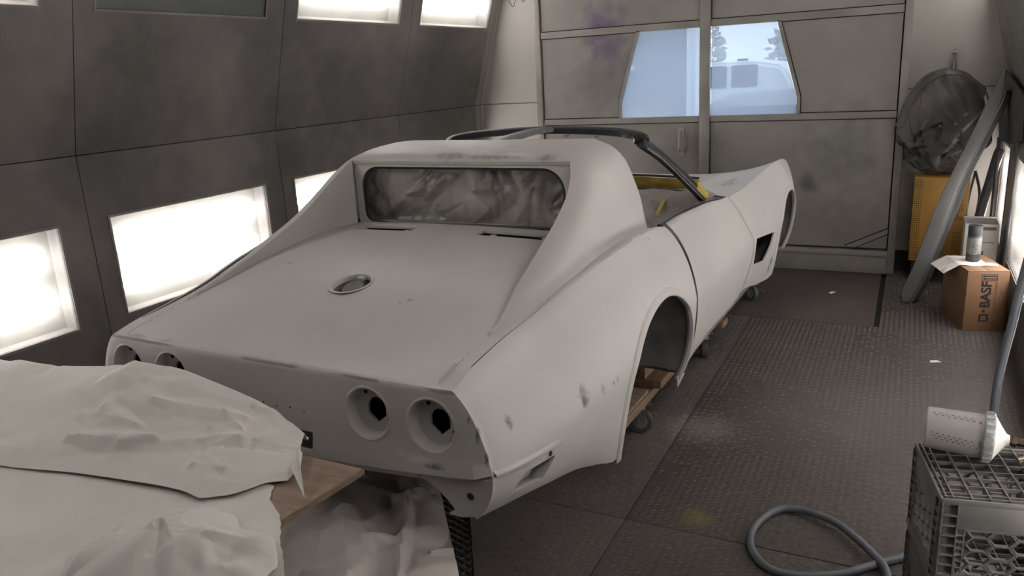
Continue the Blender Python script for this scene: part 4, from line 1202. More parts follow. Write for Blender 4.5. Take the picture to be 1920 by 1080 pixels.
# ------------------------------------------------------------------ right side: crates, spray gun, hose
M_CRATE = mat('grey_crate_plastic', (0.17, 0.165, 0.16), (0.215, 0.205, 0.20), rough=0.4, scale=10, bump=.05, bscale=60)
CW, CH = .315, .268
def build_crate(label):
    c = thing('milk_crate', label, 'crate', (1.660, -.245, 0), math.atan2(.19, .982), 'stacked milk crates')
    # local: u right (+x), towards camera (-y), top at CH
    bm = bmesh.new()   # base grid, uppermost because the crate stands upside down
    for t in [.014, .030] + [.030+k*(CW-.06)/6 for k in range(1, 6)] + [CW-.030, CW-.014]:
        add_box(bm, (t-.0015, -CW+.008, CH-.012), (t+.0015, -.008, CH)); add_box(bm, (.008, -t-.0015, CH-.011), (CW-.008, -t+.0015, CH-.001))
    bmobj('top_grid', bm, M_CRATE, c)
    t = .007
    for z0, z1, o in ((CH-.020, CH-.003, 0.0), (0, .022, -.003)):
        bm = bmesh.new()
        add_box(bm, (o, -CW-o, z0), (CW-o, -CW-o+t, z1), None, .003); add_box(bm, (o, -t, z0), (CW-o, -o, z1), None, .003)
        add_box(bm, (o, -CW-o, z0), (o+t, -o, z1), None, .003); add_box(bm, (CW-t-o, -CW-o, z0), (CW-o, -o, z1), None, .003)
        bmobj('rim', bm, M_CRATE, c)
    # four walls built flat in (s, z), then turned
    def face(rot, off, solid):
        M = Matrix.Translation(Vector(off)) @ Matrix.Rotation(rot, 4, 'Z')
        for s0, s1 in ((.004, .043), (CW-.043, CW-.004)):
            bm = bmesh.new()
            for q in (s0, s1-.003): add_box(bm, (q, -.003, .02), (q+.003, .012, CH-.018), M)
            for k in range(1, 8):
                z = .02+k*(CH-.04)/8
                add_box(bm, (s0, -.003, z-.0015), (s1, .012, z+.0015), M)
            add_box(bm, (s0, .010, .02), (s1, .012, CH-.018), M)
            bmobj('corner_ribs', bm, M_CRATE, c)
        for z0, z1 in ((CH-.085, CH-.018), (.02, .055)): box('wall_plate', (.043, -.001, z0), (CW-.043, .003, z1), M_CRATE, c, .0015, M)
        bm = bmesh.new()
        def bar(a, b):
            a = Vector((a[0], 0, a[1])); b = Vector((b[0], 0, b[1]))
            if (b-a).length < .004: return
            d = (b-a).normalized(); nn = Vector((-d.z, 0, d.x))*.0014
            q = [a-nn, b-nn, b+nn, a+nn]
            add_prism(bm, [p+Vector((0, -.002, 0)) for p in q], (0, .011, 0), M)
        hw, hh = .031, .0195
        zlo, zhi = .055, CH-.085
        for k in range(1, 7): bar((.043, zlo+k*.0185), (.060, zlo+k*.0185))
        bar((.060, zlo), (.060, zhi))
        for i in range(4):
            for j in range(4):
                cx, cz = .043+.052+i*hw*1.5*1.12, zlo+.012+j*hh*2*.98+(hh*.98 if i % 2 else 0)
                P6 = [(cx+hw*math.cos(math.radians(60*k)), cz+hh*1.12*math.sin(math.radians(60*k))) for k in range(6)]
                for k in (0, 1, 2, 3, 4, 5):
                    a, b = P6[k], P6[(k+1) % 6]
                    cl = lambda p: (min(max(p[0], .043), CW-.043), min(max(p[1], zlo), zhi))
                    bar(cl(a), cl(b))
                if i < 3: bar((min(cx+hw, CW-.043), min(max(cz, zlo), zhi)), (min(cx+hw+.012, CW-.043), min(max(cz, zlo), zhi)))
        bmobj('honeycomb', bm, M_CRATE, c)
    face(0, (0, -CW, 0), True); face(math.pi, (CW, 0, 0), True)
    face(-math.pi/2, (0, 0, 0), True); face(math.pi/2, (CW, -CW, 0), True)
    return c
crate_hi = build_crate('upturned grey plastic milk crate carrying the spray gun'); crate_hi.location.z = CH
crate_lo = crate_hi.copy(); COL.objects.link(crate_lo); crate_lo.location.z = 0
crate_lo['label'] = 'lower grey plastic milk crate that the other crate stands on'
for ch in list(crate_hi.children):
    k = ch.copy(); COL.objects.link(k); k.parent = crate_lo

def plastic_mat(name, col, trans=.25):
    m, nt, b = new_mat(name)
    b.inputs['Base Color'].default_value = (*col, 1); b.inputs['Roughness'].default_value = .35
    b.inputs['Subsurface Weight'].default_value = trans; b.inputs['Subsurface Radius'].default_value = (.02, .02, .02)
    return m
M_CUP = plastic_mat('milky_cup_plastic', (0.42, 0.395, 0.38))
M_CONE = plastic_mat('white_lid_plastic', (0.78, 0.76, 0.72))
M_COLLAR = mat('clear_grey_collar', (0.30, 0.30, 0.30), (0.42, 0.42, 0.42), rough=0.2, scale=40)
M_BRASS = mat('worn_bronze_metal', (0.25, 0.19, 0.15), (0.45, 0.38, 0.33), rough=0.25, metal=1.0, scale=30)
M_PRINT = mat('black_print', (0.03, 0.03, 0.03), rough=0.6)
TZ = CH*2
gun = thing('spray_gun', 'paint spray gun with milky plastic cup lying on the grey crate', 'spray gun', (1.675, -.305, TZ+.004))
ax = Vector((.995, -.035, -.03)).normalized()
P0_ = Vector((.005, .0, .0725))
Mg = axis_m(P0_, ax)
lathe('cup', [(.001, 0), (.052, 0), (.0555, .003), (.0565, .01), (.0595, .148), (.060, .150), (.057, .150)], M_CUP, gun, Mg, 40)
bm = bmesh.new(); add_lathe(bm, [(.060, .136), (.066, .137), (.067, .140), (.067, .158), (.064, .162), (.03, .163)], Mg, 40)
for k in range(20):
    a = 2*math.pi*k/20
    add_box(bm, (.0655, -.0045, .140), (.0700, .0045, .158), Mg @ Matrix.Rotation(a, 4, 'Z'))
bmobj('collar', bm, M_COLLAR, gun)
lathe('lid_cone', [(.062, .162), (.055, .166), (.030, .182), (.016, .192), (.014, .199)], M_CONE, gun, Mg, 32)
bm = bmesh.new(); add_lathe(bm, [(.012, .197), (.012, .204), (.016, .205), (.016, .214), (.011, .216), (.011, .232), (.017, .233), (.017, .243), (.013, .245), (.013, .275)], Mg, 6, True, True)
bmobj('cup_adapter', bm, M_BRASS, gun)
b0 = P0_ + ax*.27
bm = bmesh.new()
add_tube(bm, [b0+Vector((.0, .05, .01)), b0+Vector((0, -.09, -.02))], [.018, .020], 12)
add_tube(bm, [b0+Vector((0, -.09, -.02)), b0+Vector((0, -.105, -.024)), b0+Vector((0, -.125, -.028))], [.026, .026, .015], 16)
add_tube(bm, [b0+Vector((0, .04, .01)), b0+Vector((.05, .07, -.03)), b0+Vector((.10, .075, -.045))], [.018, .016, .015], 10)
bmobj('gun_body', bm, M_STEEL, gun)
tube('trigger', smooth_path([b0+Vector((-.01, -.01, -.012)), b0+Vector((-.03, .0, -.035)), b0+Vector((-.02, .03, -.05)), b0+Vector((.02, .05, -.053))], 5), .006, M_STEEL, gun, 8)
tube('fluid_knob', [b0+Vector((-.028, -.045, -.02)), b0+Vector((-.052, -.052, -.03))], [.012, .014], M_BRASS, gun, 12)
tube('air_fitting', [b0+Vector((.10, .075, -.045)), b0+Vector((.13, .078, -.048))], .011, M_BRASS, gun, 8)
# printed measuring scale on the cup: short strokes in slanted columns
bm = bmesh.new()
rs = random.Random(5)
def stroke(bm, h, a, dl, da, lift=.0005):
    def pt(hh, aa):
        r = lerp(.0565, .0595, hh/.148)+lift
        return Mg @ Vector((r*math.cos(aa), r*math.sin(aa), hh))
    q = [pt(h-dl, a-da), pt(h+dl, a-da), pt(h+dl, a+da), pt(h-dl, a+da)]
    bm.faces.new([bm.verts.new(p) for p in q])
# angle facing the camera found from the cup's own frame
cdir = (Mg.inverted().to_3x3() @ (CAM_LOC - Vector(gun.location)-P0_)).normalized()
ac = math.atan2(cdir.y, cdir.x)
upd = (Mg.inverted().to_3x3() @ Vector((0, 0, 1))); au = math.atan2(upd.y, upd.x)
sg = 1 if math.sin(au-ac) > 0 else -1
for col in range(8):
    for k in range(3):
        stroke(bm, .016+col*.0135+k*.006, ac-sg*(.22+k*.13+col*.020), .0030, .016)
for col in range(7):
    for k in range(2): stroke(bm, .018+col*.0145+k*.006, ac+sg*(.80-k*.12-col*.012), .0034, .016)
for k in range(4): stroke(bm, .130, ac-sg*(.30+k*.08), .0026, .014)
for k in range(2): stroke(bm, .126, ac+sg*(.62-k*.07), .003, .014)
bmobj('cup_scale', bm, M_PRINT, gun, False)['kind'] = 'stuff'

M_HOSE = mat('blue_grey_rubber_hose', (0.115, 0.125, 0.145), (0.09, 0.095, 0.11), rough=0.5, scale=12)
hp = [(1.66, -.62, .014), (1.635, -.35, .014), (1.622, -.165, .016), (1.58, -.081, .030), (1.436, .085, .030), (1.267, .130, .016), (1.19, -.02, .014), (1.205, -.17, .014), (1.30, -.262, .014), (1.462, -.215, .014), (1.60, -.09, .016), (1.674, -.02, .014),
      (1.80, .10, .014), (1.90, .22, .05), (1.905, .29, .25), (1.905, .30, .53), (1.927, .30, .76), (1.945, .32, .92), (1.99, .40, 1.15), (2.06, .5, 1.32)]
hs = tube('air_hose', [Vector(p)-Vector((1.6, 0, 0)) for p in smooth_path(hp, 8)], .0135, M_HOSE, None, 12); hs.location = (1.6, 0, 0)
tag(hs, 'blue-grey air hose looped on the floor and rising behind the crates', 'hose')
hk = thing('hose_hook', 'small steel wall hook carrying the air hose', 'hook', (2.065, .51, 1.30))
tube('hook_rod', smooth_path([(-.03, -.01, .0), (-.01, .0, -.02), (.02, .0, -.0), (.10, .0, .02)], 5), .006, M_STEEL, hk, 8)
box('hook_plate', (.095, -.03, -.03), (.103, .03, .05), M_STEEL, hk)

# ------------------------------------------------------------------ far right corner
M_CARD = mat('brown_cardboard', (0.25, 0.135, 0.072), (0.30, 0.17, 0.095), rough=0.75, scale=3, bump=.05, bscale=80)
M_CARDIN = mat('cardboard_flap_edge', (0.17, 0.10, 0.06), rough=0.8)
BX, BD, BH = .222, .40, .368
bx = thing('cardboard_box', 'brown cardboard carton with black printing beside the right wall', 'box', (1.940, 2.515, 0), math.radians(15.5))
box('carton', (0, 0, 0), (BX, BD, BH-.004), M_CARD, bx, .003)
box('top_flap', (.001, .001, BH-.0045), (BX*.5-.0015, BD-.001, BH), M_CARD, bx, .001); box('top_flap', (BX*.5+.0015, .001, BH-.0045), (BX-.001, BD-.001, BH), M_CARD, bx, .001)
def text_mesh(name, body_, size, M, m, parent, bold=0.0, extr=.0003):
    cu = bpy.data.curves.new(name, 'FONT'); cu.body = body_; cu.size = size; cu.offset = bold; cu.extrude = extr; cu.resolution_u = 3
    t = bpy.data.objects.new(name, cu); COL.objects.link(t); bpy.context.view_layer.update()
    me = bpy.data.meshes.new_from_object(t.evaluated_get(bpy.context.evaluated_depsgraph_get()))
    bpy.data.objects.remove(t, do_unlink=True)
    me.transform(M)
    return link(name, me, m, parent, False)
# front face frame: text runs upwards, its top towards the left
FM = lambda u_, z: Matrix.Translation((u_, -.0008, z)) @ Matrix(((0, -1, 0, 0), (0, 0, -1, 0), (1, 0, 0, 0), (0, 0, 0, 1)))
text_mesh('print_name', 'BASF', .074, FM(.130, .145), M_PRINT, bx, .0022)
text_mesh('print_line', 'The Chemical Company', .022, FM(.162, .085), M_CARDIN, bx, 0)
bm = bmesh.new()
def fr(bm, u0, u1, z0, z1): add_box(bm, (u0, -.0014, z0), (u1, -.0002, z1))
for u0, u1, z0, z1 in ((.080, .130, .060, .069), (.080, .130, .097, .106), (.080, .089, .069, .097), (.121, .130, .069, .097), (.095, .110, .116, .133)): fr(bm, u0, u1, z0, z1)
bmobj('print_squares', bm, M_PRINT, bx, False)
bm = bmesh.new()
for u0, u1, z0, z1 in ((.074, .160, .345, .3475), (.074, .160, .309, .3115), (.074, .0765, .309, .3475), (.1575, .160, .309, .3475), (.088, .156, .3335, .3375), (.088, .156, .319, .323)): fr(bm, u0, u1, z0, z1)
for z in (.3355, .321):
    add_prism(bm, [(.079, -.0014, z), (.094, -.0014, z+.006), (.094, -.0014, z-.006)], (0, .001, 0))
bmobj('print_arrows', bm, M_PRINT, bx, False)
bm = bmesh.new()
for k in range(6): fr(bm, .175+.006*(k % 2), .178+.006*(k % 2), .05+k*.035, .07+k*.036)
bmobj('print_small_lines', bm, M_CARDIN, bx, False)
def on_box(u_, v_, z):
    return Matrix.Translation(bx.location) @ Matrix.Rotation(bx.rotation_euler.z, 4, 'Z') @ Vector((u_, v_, z))
M_TOWEL = paper_mat('white_paper_towel', (0.70, 0.67, 0.63), (0.76, 0.73, 0.69))
def ft(a, b):
    u_ = lerp(-.09, .155, a); v_ = lerp(.12, .37, b)+.015*math.sin(a*7)
    p = on_box(u_, v_, BH+.0025)
    z = p.z+.012*max(0, facet(u_, v_, 41, 16)-.12)*(.3 if .055 < u_ < .15 and .17 < v_ < .3 else 1)
    if u_ < 0: z -= (-u_)*.55
    return (p.x, p.y, z)
sheet('paper_towel', ft, 40, 34, M_TOWEL, 'white paper towel draped over the corner of the brown carton', 'paper towel')
pc_ = on_box(.10, .235, BH+.0065)
can = thing('spray_can', 'dark grey aerosol spray can standing on the paper towel', 'spray can', tuple(pc_))
M_CAN = mat('dark_can_label', (0.045, 0.045, 0.05), (0.07, 0.07, 0.075), rough=0.35, scale=25)
M_CANLAB = mat('grey_can_label', (0.17, 0.17, 0.175), (0.24, 0.24, 0.24), rough=0.45, scale=30)
M_CAP = mat('charcoal_cap', (0.035, 0.036, 0.04), rough=0.5)
lathe('can_body', [(.001, 0), (.036, 0), (.039, .003), (.039, .150), (.037, .157)], M_CAN, can, None, 32)
lathe('can_label', [(.0392, .045), (.0396, .046), (.0396, .142), (.0392, .143)], M_CANLAB, can, None, 32)
lathe('can_cap', [(.038, .157), (.0385, .159), (.0385, .212), (.036, .216), (.001, .217)], M_CAP, can, None, 32)
bm = bmesh.new()
for k in range(9):
    z = .055+k*.0095; a0 = -2.0+.1*(k % 3); n = 5
    for j in range(n):
        if (j+k) % 4 == 3: continue
        a = a0+j*.13
        P4 = [Vector((.0399*math.cos(t), .0399*math.sin(t), zz)) for t, zz in ((a, z), (a+.11, z), (a+.11, z+.004), (a, z+.004))]
        bm.faces.new([bm.verts.new(p) for p in P4])
bmobj('label_print', bm, M_PRINT, can, False)
sc = on_box(.165, .12, BH+.0025)
bm = bmesh.new(); add_prism(bm, [(-.035, -.012, 0), (.03, -.02, 0), (.035, .012, .004), (-.02, .018, .012)], (0, 0, .0012)); o = bmobj('paper_scrap', bm, M_TOWEL, None, False); o.location = sc
tag(o, 'small white paper scrap on top of the brown carton', 'paper')
for (x, y, lab, r) in ((1.79, 1.93, 'torn white paper scrap on the floor before the brown carton', .3), (1.17, 3.15, 'tiny pale scrap lying on the ramp plate by the double door', 1.0)):
    bm = bmesh.new(); add_prism(bm, [(-.03, -.012, 0), (.03, -.006, .0), (.012, .016, .003), (-.022, .014, .001)], (0, 0, .0012), Matrix.Rotation(r, 4, 'Z')); o = bmobj('paper_scrap', bm, M_TOWEL, None, False); o.location = (x, y, .0012)
    tag(o, lab, 'paper')

# white carton behind it
wc = thing('white_carton', 'open white cardboard carton standing behind the brown carton', 'box', (1.945, 3.20, 0))
M_WCARD = mat('soiled_white_card', (0.52, 0.50, 0.47), (0.44, 0.42, 0.39), rough=0.7, scale=6)
M_STAIN = mat('brown_stain', (0.16, 0.12, 0.095), rough=0.8)
W_, D_, H_ = .19, .22, .515
for lo, hi in (((0, 0, 0), (W_, .004, H_)), ((0, D_-.004, 0), (W_, D_, H_)), ((0, .004, 0), (.004, D_-.004, H_)), ((W_-.004, .004, 0), (W_, D_-.004, H_))): box('carton_wall', lo, hi, M_WCARD, wc)
box('carton_base', (.004, .004, 0), (W_-.004, D_-.004, .004), M_WCARD, wc)
bm = bmesh.new(); add_prism(bm, [(0, 0, 0), (W_, 0, 0), (W_-.015, -.05, -.012), (.01, -.05, -.012)], (0, 0, .003)); o = bmobj('carton_flap', bm, M_WCARD, wc); o.location = (0, D_+.05, H_-.002); 
bm = bmesh.new(); add_lathe(bm, [(.001, 0), (.022, 0)], Matrix.Translation((.09, -.0012, .40)) @ Matrix.Scale(.6, 4, (1, 0, 0)) @ axis_m((0, 0, 0), (0, -1, 0)), 20); bmobj('stain_mark', bm, M_STAIN, wc)
bm = bmesh.new(); add_box(bm, (.10, -.0015, .393), (.17, -.0003, .398)); add_box(bm, (.065, -.0015, .27), (.115, -.0003, .34)); add_box(bm, (.06, -.0015, .475), (.175, -.0003, .497)); bmobj('stain_mark', bm, M_STAIN, wc)

# yellow perforated cabinet
M_YEL = mat('ochre_enamel', (0.42, 0.235, 0.045), (0.35, 0.19, 0.04), rough=0.45, scale=5)
cb = thing('metal_cabinet', 'ochre yellow perforated metal cabinet under the dark hanging bag', 'cabinet', (1.632, 3.62, 0))
CWd, CZ0, CZ1 = .345, .15, .755
box('cabinet_body', (0, .012, CZ0), (CWd, .24, CZ1), M_YEL, cb, .006); box('cabinet_door', (.003, .0, CZ0+.004), (CWd-.003, .012, CZ1-.004), M_YEL, cb, .003)
for x in (.02, CWd-.05):
    for y in (.02, .19): box('foot', (x, y, 0), (x+.03, y+.03, CZ0), M_BLACK, cb, .002)
lathe('knob', [(.012, 0), (.012, .006), (.016, .012), (.012, .022), (.001, .024)], M_YEL, cb, axis_m((CWd-.045, 0, .50), (0, -1, 0)), 16)
bm = bmesh.new()
for cx in [.012+.0125*k for k in range(4)] + [CWd-.075+.0125*k for k in range(4)]:
    for k in range(38):
        z = CZ0+.02+k*.0152
        if cx > .15 and (k % 19) > 13: continue
        q = [(cx-.003, -.0004, z), (cx+.003, -.0004, z), (cx+.003, -.0004, z+.006), (cx-.003, -.0004, z+.006)]
        bm.faces.new([bm.verts.new(p) for p in q])
ho = bmobj('vent_holes', bm, M_DARK, cb, False); ho['kind'] = 'stuff'

# dark bag hung from a bracket on the far wall
M_BAG = mat('dark_rubberised_cloth', (0.040, 0.040, 0.039), (0.095, 0.084, 0.076), rough=0.5, scale=4, bump=.1, bscale=25)
bag = thing('hanging_bag', 'dark rumpled cloth bag hung high on the wall right of the double door', 'bag', (1.785, 3.74, .775))
CR_BAG = creases(23, 16, -.5, .5, .1, .6, (.25, .6), (.03, .07), (.02, .045)) + creases(27, 22, -.5, .5, .0, .35, (.1, .25), (.015, .04), (.012, .03))
CR_BAG = [(c0, c1, 1.57-(c0*1.6)+.5*(k % 3-1) if k < 16 else c2, c3, c4, c5) for k, (c0, c1, c2, c3, c4, c5) in enumerate(CR_BAG)]
G = []
nr, na = 100, 160
for i in range(nr+1):
    t = i/nr; row = []
    zz = lerp(.0, .715, t)
    # silhouette: wide shoulders, a slightly narrower gathered foot
    hw = pchip([0, .03, .12, .3, .55, .75, .9, .97, 1], [.10, .15, .205, .245, .255, .225, .155, .09, .01])(t)
    for k in range(na):
        a = 2*math.pi*k/na
        ca, sa = math.cos(a), math.sin(a)
        fold = .030*math.sin(a*5+2.2*t*3+1)*(.4+.6*t) + .02*noise.noise(Vector((ca*2, sa*2, t*6)))
        aa = (a+math.pi/2+math.pi) % (2*math.pi)-math.pi      # 0 faces the room
        fold += fold_sum(CR_BAG, aa*.25, t*.72)*2.2
        r = hw*(1+fold*2.2)
        row.append((ca*r + .03*(.5-t), sa*r*.62, zz + .012*math.sin(a*3)*(t < .2)))
    G.append(row)
v, f = [], []; add_grid(v, f, G, closed=True)
f.append(tuple(range(na))); pyobj('bag_cloth', v, f, M_BAG, bag, True, 40)
tube('gather_cord', [(.165*math.cos(a)+.012, .105*math.sin(a), .045+.012*math.sin(3*a)) for a in lin(0, 6.283, 40)][:-1], .006, M_BAG, bag, 6, True)
for dz, r, dx in ((.02, .238, .02),):
    tube('bag_hem', [(math.cos(a)*r+dx, -.085-.035*math.sin(a), .44-dz+math.sin(a)*.255) for a in lin(.12, 3.0, 30)], .006, M_BAG, bag, 8)
bk = thing('wall_bracket', 'slotted steel bracket on the far wall above the dark bag', 'bracket', (1.817, 3.93, 1.47))
for x in (-.018, .018): box('bracket_side', (x-.004, -.022, -.02), (x+.004, 0, .145), M_STEEL, bk, .001)
box('bracket_back', (-.014, -.006, -.02), (.014, 0, .145), M_HANDLE, bk); tube('bracket_pin', [(-.02, -.014, .12), (.02, -.014, .12)], .006, M_STEEL, bk, 8)
tube('hook', smooth_path([(0, -.01, .06), (0, -.05, .02), (0, -.10, .0), (0, -.12, .02)], 5), .006, M_STEEL, bk, 8)

# grey primered blade of a body panel leaning in the corner
LFT = [(1888, 128)]
left = [(2.071, 1.485), (2.03, 1.372), (1.987, 1.263), (1.908, 1.038), (1.84, .855), (1.776, .666), (1.712, .43), (1.661, .234), (1.612, .085), (1.618, .0)]
right = [(2.073, 1.475), (2.076, 1.323), (2.028, 1.182), (1.965, 1.01), (1.915, .87), (1.868, .70), (1.82, .51), (1.775, .345), (1.73, .17), (1.66, .0)]
def yy(z): return 3.02+.10*z
pn = thing('body_panel', 'long grey primered body panel leaning upright in the right corner', 'car panel', (1.64, 3.03, 0))
n = len(left); G = []
lp = smooth_path([(x, yy(z), z) for x, z in left], 5); rp_ = smooth_path([(x, yy(z), z) for x, z in right], 5)
for a, b in zip(lp, rp_):
    G.append([Vector((a.x-1.64, a.y-3.03+.02, a.z))] + [a.lerp(b, k)-Vector((1.64, 3.03+.004*math.sin(k*math.pi), 0)) for k in (0, .25, .5, .75, 1)])
v, f = [], []; add_grid(v, f, G); M_PANELSHADED = mat('shaded_grey_primer', (0.125, 0.122, 0.12), (0.15, 0.147, 0.145), rough=0.5, scale=3)  # body primer darkened: its shade, turned from the lights, put into the colour
o = pyobj('panel_skin', v, f, M_PANELSHADED, pn); sm = o.modifiers.new('s', 'SOLIDIFY'); sm.thickness = .004; sm.offset = -1
bpy.context.view_layer.update(); applied(o)
M_PANELIN = mat('dark_panel_inside', (0.035, 0.037, 0.038), (0.06, 0.06, 0.06), rough=0.6, scale=9)
G = [[b-Vector((1.64, 3.03-.002, 0)), b-Vector((1.64-.035, 3.03-.03, .0)), b-Vector((1.64-.045, 3.03-.10, .0))] for b in rp_[4:]]
v, f = [], []; add_grid(v, f, G); o = pyobj('return_flange', v, f, M_PANELIN, pn); sm = o.modifiers.new('s', 'SOLIDIFY'); sm.thickness = .003
bpy.context.view_layer.update(); applied(o)
tube('flange_edge', [b-Vector((1.64-.003, 3.03+.003, 0)) for b in rp_[4:]], .0035, M_HUB, pn, 6)
for k in range(5): box('clip', (-.006, -.004, -.012), (.006, .012, .012), M_PANELIN, pn, .001).location = rp_[-2-k*2]-Vector((1.64-.03, 3.03-.03, 0))
# darker panel behind, edge on, against the wall
dp = thing('dark_body_panel', 'black-backed car panel propped against the right wall behind the grey one', 'car panel', (2.115, 3.3, 0))
bm = bmesh.new(); add_prism(bm, [(2.085-2.10, 3.62-3.3, 1.47), (2.125-2.10, 2.72-3.3, 1.335), (2.135-2.10, 2.70-3.3, 1.10), (2.13-2.10, 3.0-3.3, 1.04), (2.09-2.10, 3.50-3.3, 1.02), (2.07-2.10, 3.62-3.3, 1.25)], (.012, .01, 0))
bmobj('panel_sheet', bm, M_PANELIN, dp)
tube('stay_leg', [(2.09-2.10, 3.50-3.3, 1.04), (2.10-2.10, 3.52-3.3, 0.0)], .012, M_PANELIN, dp, 6)
tube('stay_leg', [(2.13-2.10, 2.80-3.3, 1.08), (2.145-2.10, 2.98-3.3, 0.0)], .008, M_PANELIN, dp, 6)
# two dark trim rails leaning beside the lights
tr1 = thing('trim_rail', 'thick black trim rail leaning beside the right wall light', 'rail', (2.05, 3.5, 0))
flat_bar('rail_bar', [(2.128-2.05, .10, .955), (2.112-2.05, .1, .90), (2.085-2.05, .09, .74), (2.055-2.05, .08, .57), (2.03-2.05, .06, .42), (2.0-2.05, .03, .2), (1.99-2.05, .0, .0)], .028, .012, M_BLACK, tr1, (0, -1, 0))
tube('rail_lip', smooth_path([(2.15-2.05, .10, .94), (2.108-2.05, .09, .74), (2.082-2.05, .08, .57), (2.06-2.05, .06, .42), (2.03-2.05, .03, .2), (2.02-2.05, .0, .0)], 5), .006, M_STEEL, tr1, 6)
tr2 = thing('curved_trim_strip', 'thin curved black trim strip standing between cabinet and rail', 'trim strip', (2.02, 3.55, 0))
tube('strip', smooth_path([(-.02, .1, .80), (.012, .09, .68), (.018, .08, .60), (.005, .06, .45), (-.01, .03, .2), (-.01, .0, .0)], 6), .010, M_BLACK, tr2, 8)
tube('strip', smooth_path([(-.02, .1, .80), (-.045, .09, .60), (-.05, .06, .40), (-.03, .03, .2), (-.01, .0, .0)], 6), .007, M_BLACK, tr2, 8)
# wire scribble hanging by the far left corner of the ceiling
wr = tube('hanging_wire', smooth_path([(-1.66, 3.85, 2.40), (-1.60, 3.84, 2.22), (-1.56, 3.84, 2.17), (-1.52, 3.84, 2.26), (-1.46, 3.84, 2.20), (-1.42, 3.85, 2.35)], 8), .0025, M_BLACK, None, 5)
tag(wr, 'thin bent wire dangling near the far left corner above the door', 'wire')

# ------------------------------------------------------------------ outside the door windows
M_GROUND = mat('pale_concrete_yard', (0.45, 0.45, 0.44), (0.52, 0.52, 0.51), rough=0.9, scale=3)
yard = box('yard_ground', (-14, 4.3, -.62), (14, 40, -.58), M_GROUND); struct(yard, 'grey paved yard outside the door windows')
M_VAN = mat('white_van_paint', (0.92, 0.93, 0.94), rough=0.3)
M_VGLASS = mat('dark_van_glass', (0.05, 0.055, 0.065), rough=0.1)
van = thing('van', 'white panel van parked outside, seen through the right door window', 'van', (-1.3, 9.0, -.58))
prof = [(-1.6, .35), (1.30, .35), (1.42, .75), (1.46, 1.25), (1.40, 1.85), (1.25, 2.10), (.9, 2.17), (-1.4, 2.19), (-1.6, 2.10)]
bm = bmesh.new(); add_prism(bm, [(x, 0, z) for x, z in prof], (0, 1.8, 0)); bmesh.ops.bevel(bm, geom=list(bm.edges), offset=.05, segments=3, affect='EDGES'); bmobj('van_body', bm, M_VAN, van)
for x0, x1 in ((-.20, .50), (.565, .925), (-1.2, -.4)):
    bm = bmesh.new(); add_box(bm, (x0, -.012, 1.825), (x1, .02, 2.13), None, .03); bmobj('van_window', bm, M_VGLASS, van)
box('roof_lamp', (.62, .1, 2.18), (.76, .2, 2.215), M_VGLASS, van, .01)
for x in (-1.1, .95): lathe('van_wheel', [(.001, -.1), (.2, -.1), (.31, -.09), (.33, -.05), (.33, .1), (.001, .1)], M_RUBBER, van, axis_m((x, .1, .33), (0, -1, 0)), 24)
M_BLUECAR = mat('grey_blue_car_paint', (0.20, 0.225, 0.25), rough=0.4)
pcx = thing('parked_car', 'rounded grey-blue car parked just outside the right door window', 'car', (-.10, 5.5, -.58))
G = []
for i in range(41):
    a = i/40; x = lerp(-1.05, 1.9, a)
    h = pchip([0, .1, .25, .33, .45, .8, 1.0], [.75, 1.0, 1.55, 1.80, 1.905, 1.90, 1.2])(a)
    G.append([(x, -.75, .3), (x, -.78, h*.6), (x, -.6, h*.94), (x, -.3, h), (x, .3, h), (x, .6, h*.94), (x, .78, h*.6), (x, .75, .3)])
v, f = [], []; add_grid(v, f, G); f.append(tuple(range(8))); f.append(tuple(range(len(v)-8, len(v)))); pyobj('car_shell', v, f, M_BLUECAR, pcx)
for x in (-.5, 1.3):
    for y in (-.72, .72): lathe('car_wheel', [(.001, -.08), (.26, -.08), (.30, -.06), (.30, .06), (.26, .08), (.001, .08)], M_RUBBER, pcx, axis_m((x, y, .30), (0, -1, 0)), 20)
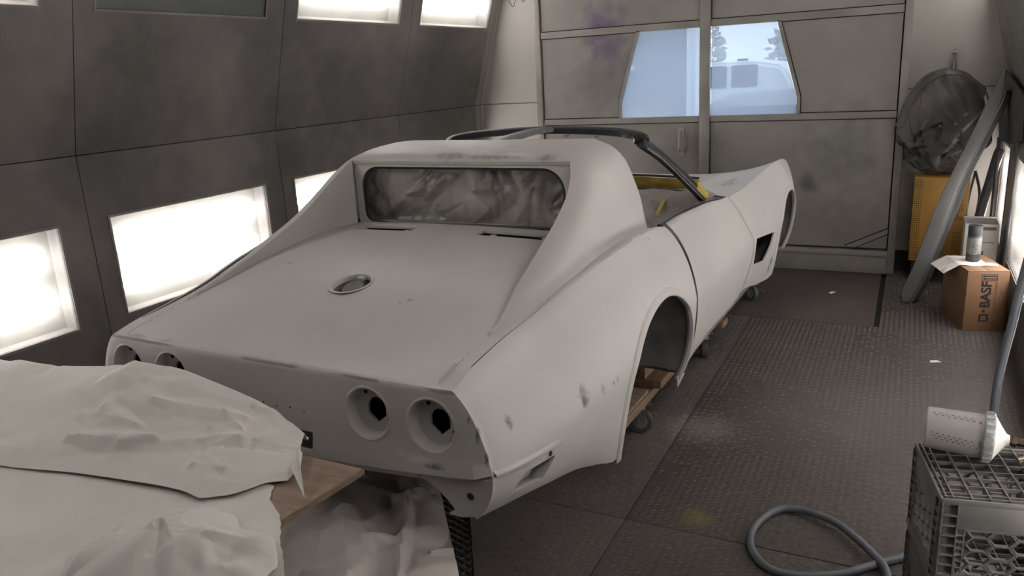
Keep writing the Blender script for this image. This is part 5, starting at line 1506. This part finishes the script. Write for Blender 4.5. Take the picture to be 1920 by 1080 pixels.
M_SHED = mat('blue_grey_siding', (0.20, 0.23, 0.265), (0.17, 0.20, 0.235), rough=0.8, scale=1.5)
sh = thing('shed', 'blue-grey shed wall outside the left door window', 'building', (-2.9, 6.4, -.58))
box('shed_wall', (-3.0, 0, 0), (2.25, .35, 4.2), M_SHED, sh); box('corner_board', (2.20, -.03, 0), (2.30, .36, 4.2), M_VAN, sh, .005)
box('shed_ledge', (-1.5, -.08, 2.15), (1.6, 0, 2.20), M_VAN, sh); box('shed_bench', (-1.5, -.6, 1.4), (1.55, -.05, 1.46), M_SHED, sh)
for x in (-1.4, 1.45): box('bench_leg', (x, -.5, 0), (x+.06, -.1, 1.4), M_SHED, sh)
M_LEAF = mat('pale_bare_foliage', (0.46, 0.45, 0.41), (0.56, 0.53, 0.49), rough=0.9, scale=2)
M_BARK = mat('grey_bark', (0.16, 0.14, 0.12), rough=0.9)
for i, (x, y, hgt, r, lab) in enumerate(((-5.2, 21, 5.2, 1.9, 'hazy tree left of the white van beyond the yard'), (-1.2, 25.5, 4.6, 1.7, 'hazy tree behind the white van roof'), (2.6, 21, 5.4, 1.9, 'hazy tree right of the white van beyond the yard'))):
    t = thing('tree', lab, 'tree', (x, y, -.58), 0, 'trees beyond the yard')
    tube('trunk', [(0, 0, 0), (.1, 0, 1.4), (0, .1, 2.6)], [.18, .14, .09], M_BARK, t, 8)
    bm = bmesh.new(); rr = random.Random(20+i)
    for k in range(1400):
        th, ph, q = rr.uniform(0, 6.283), math.acos(rr.uniform(-1, 1)), rr.random()**.4
        p = Vector((math.sin(ph)*math.cos(th)*r*q, math.sin(ph)*math.sin(th)*r*q, 1.1+r*.75+math.cos(ph)*r*.75*q))
        d1 = Vector((rr.uniform(-1, 1), rr.uniform(-1, 1), rr.uniform(-1, 1))).normalized()*.16; d2 = d1.orthogonal().normalized()*.09
        bm.faces.new([bm.verts.new(p+e) for e in (-d1, d2, d1, -d2)])
    lf = bmobj('foliage', bm, M_LEAF, t, False); lf['kind'] = 'stuff'
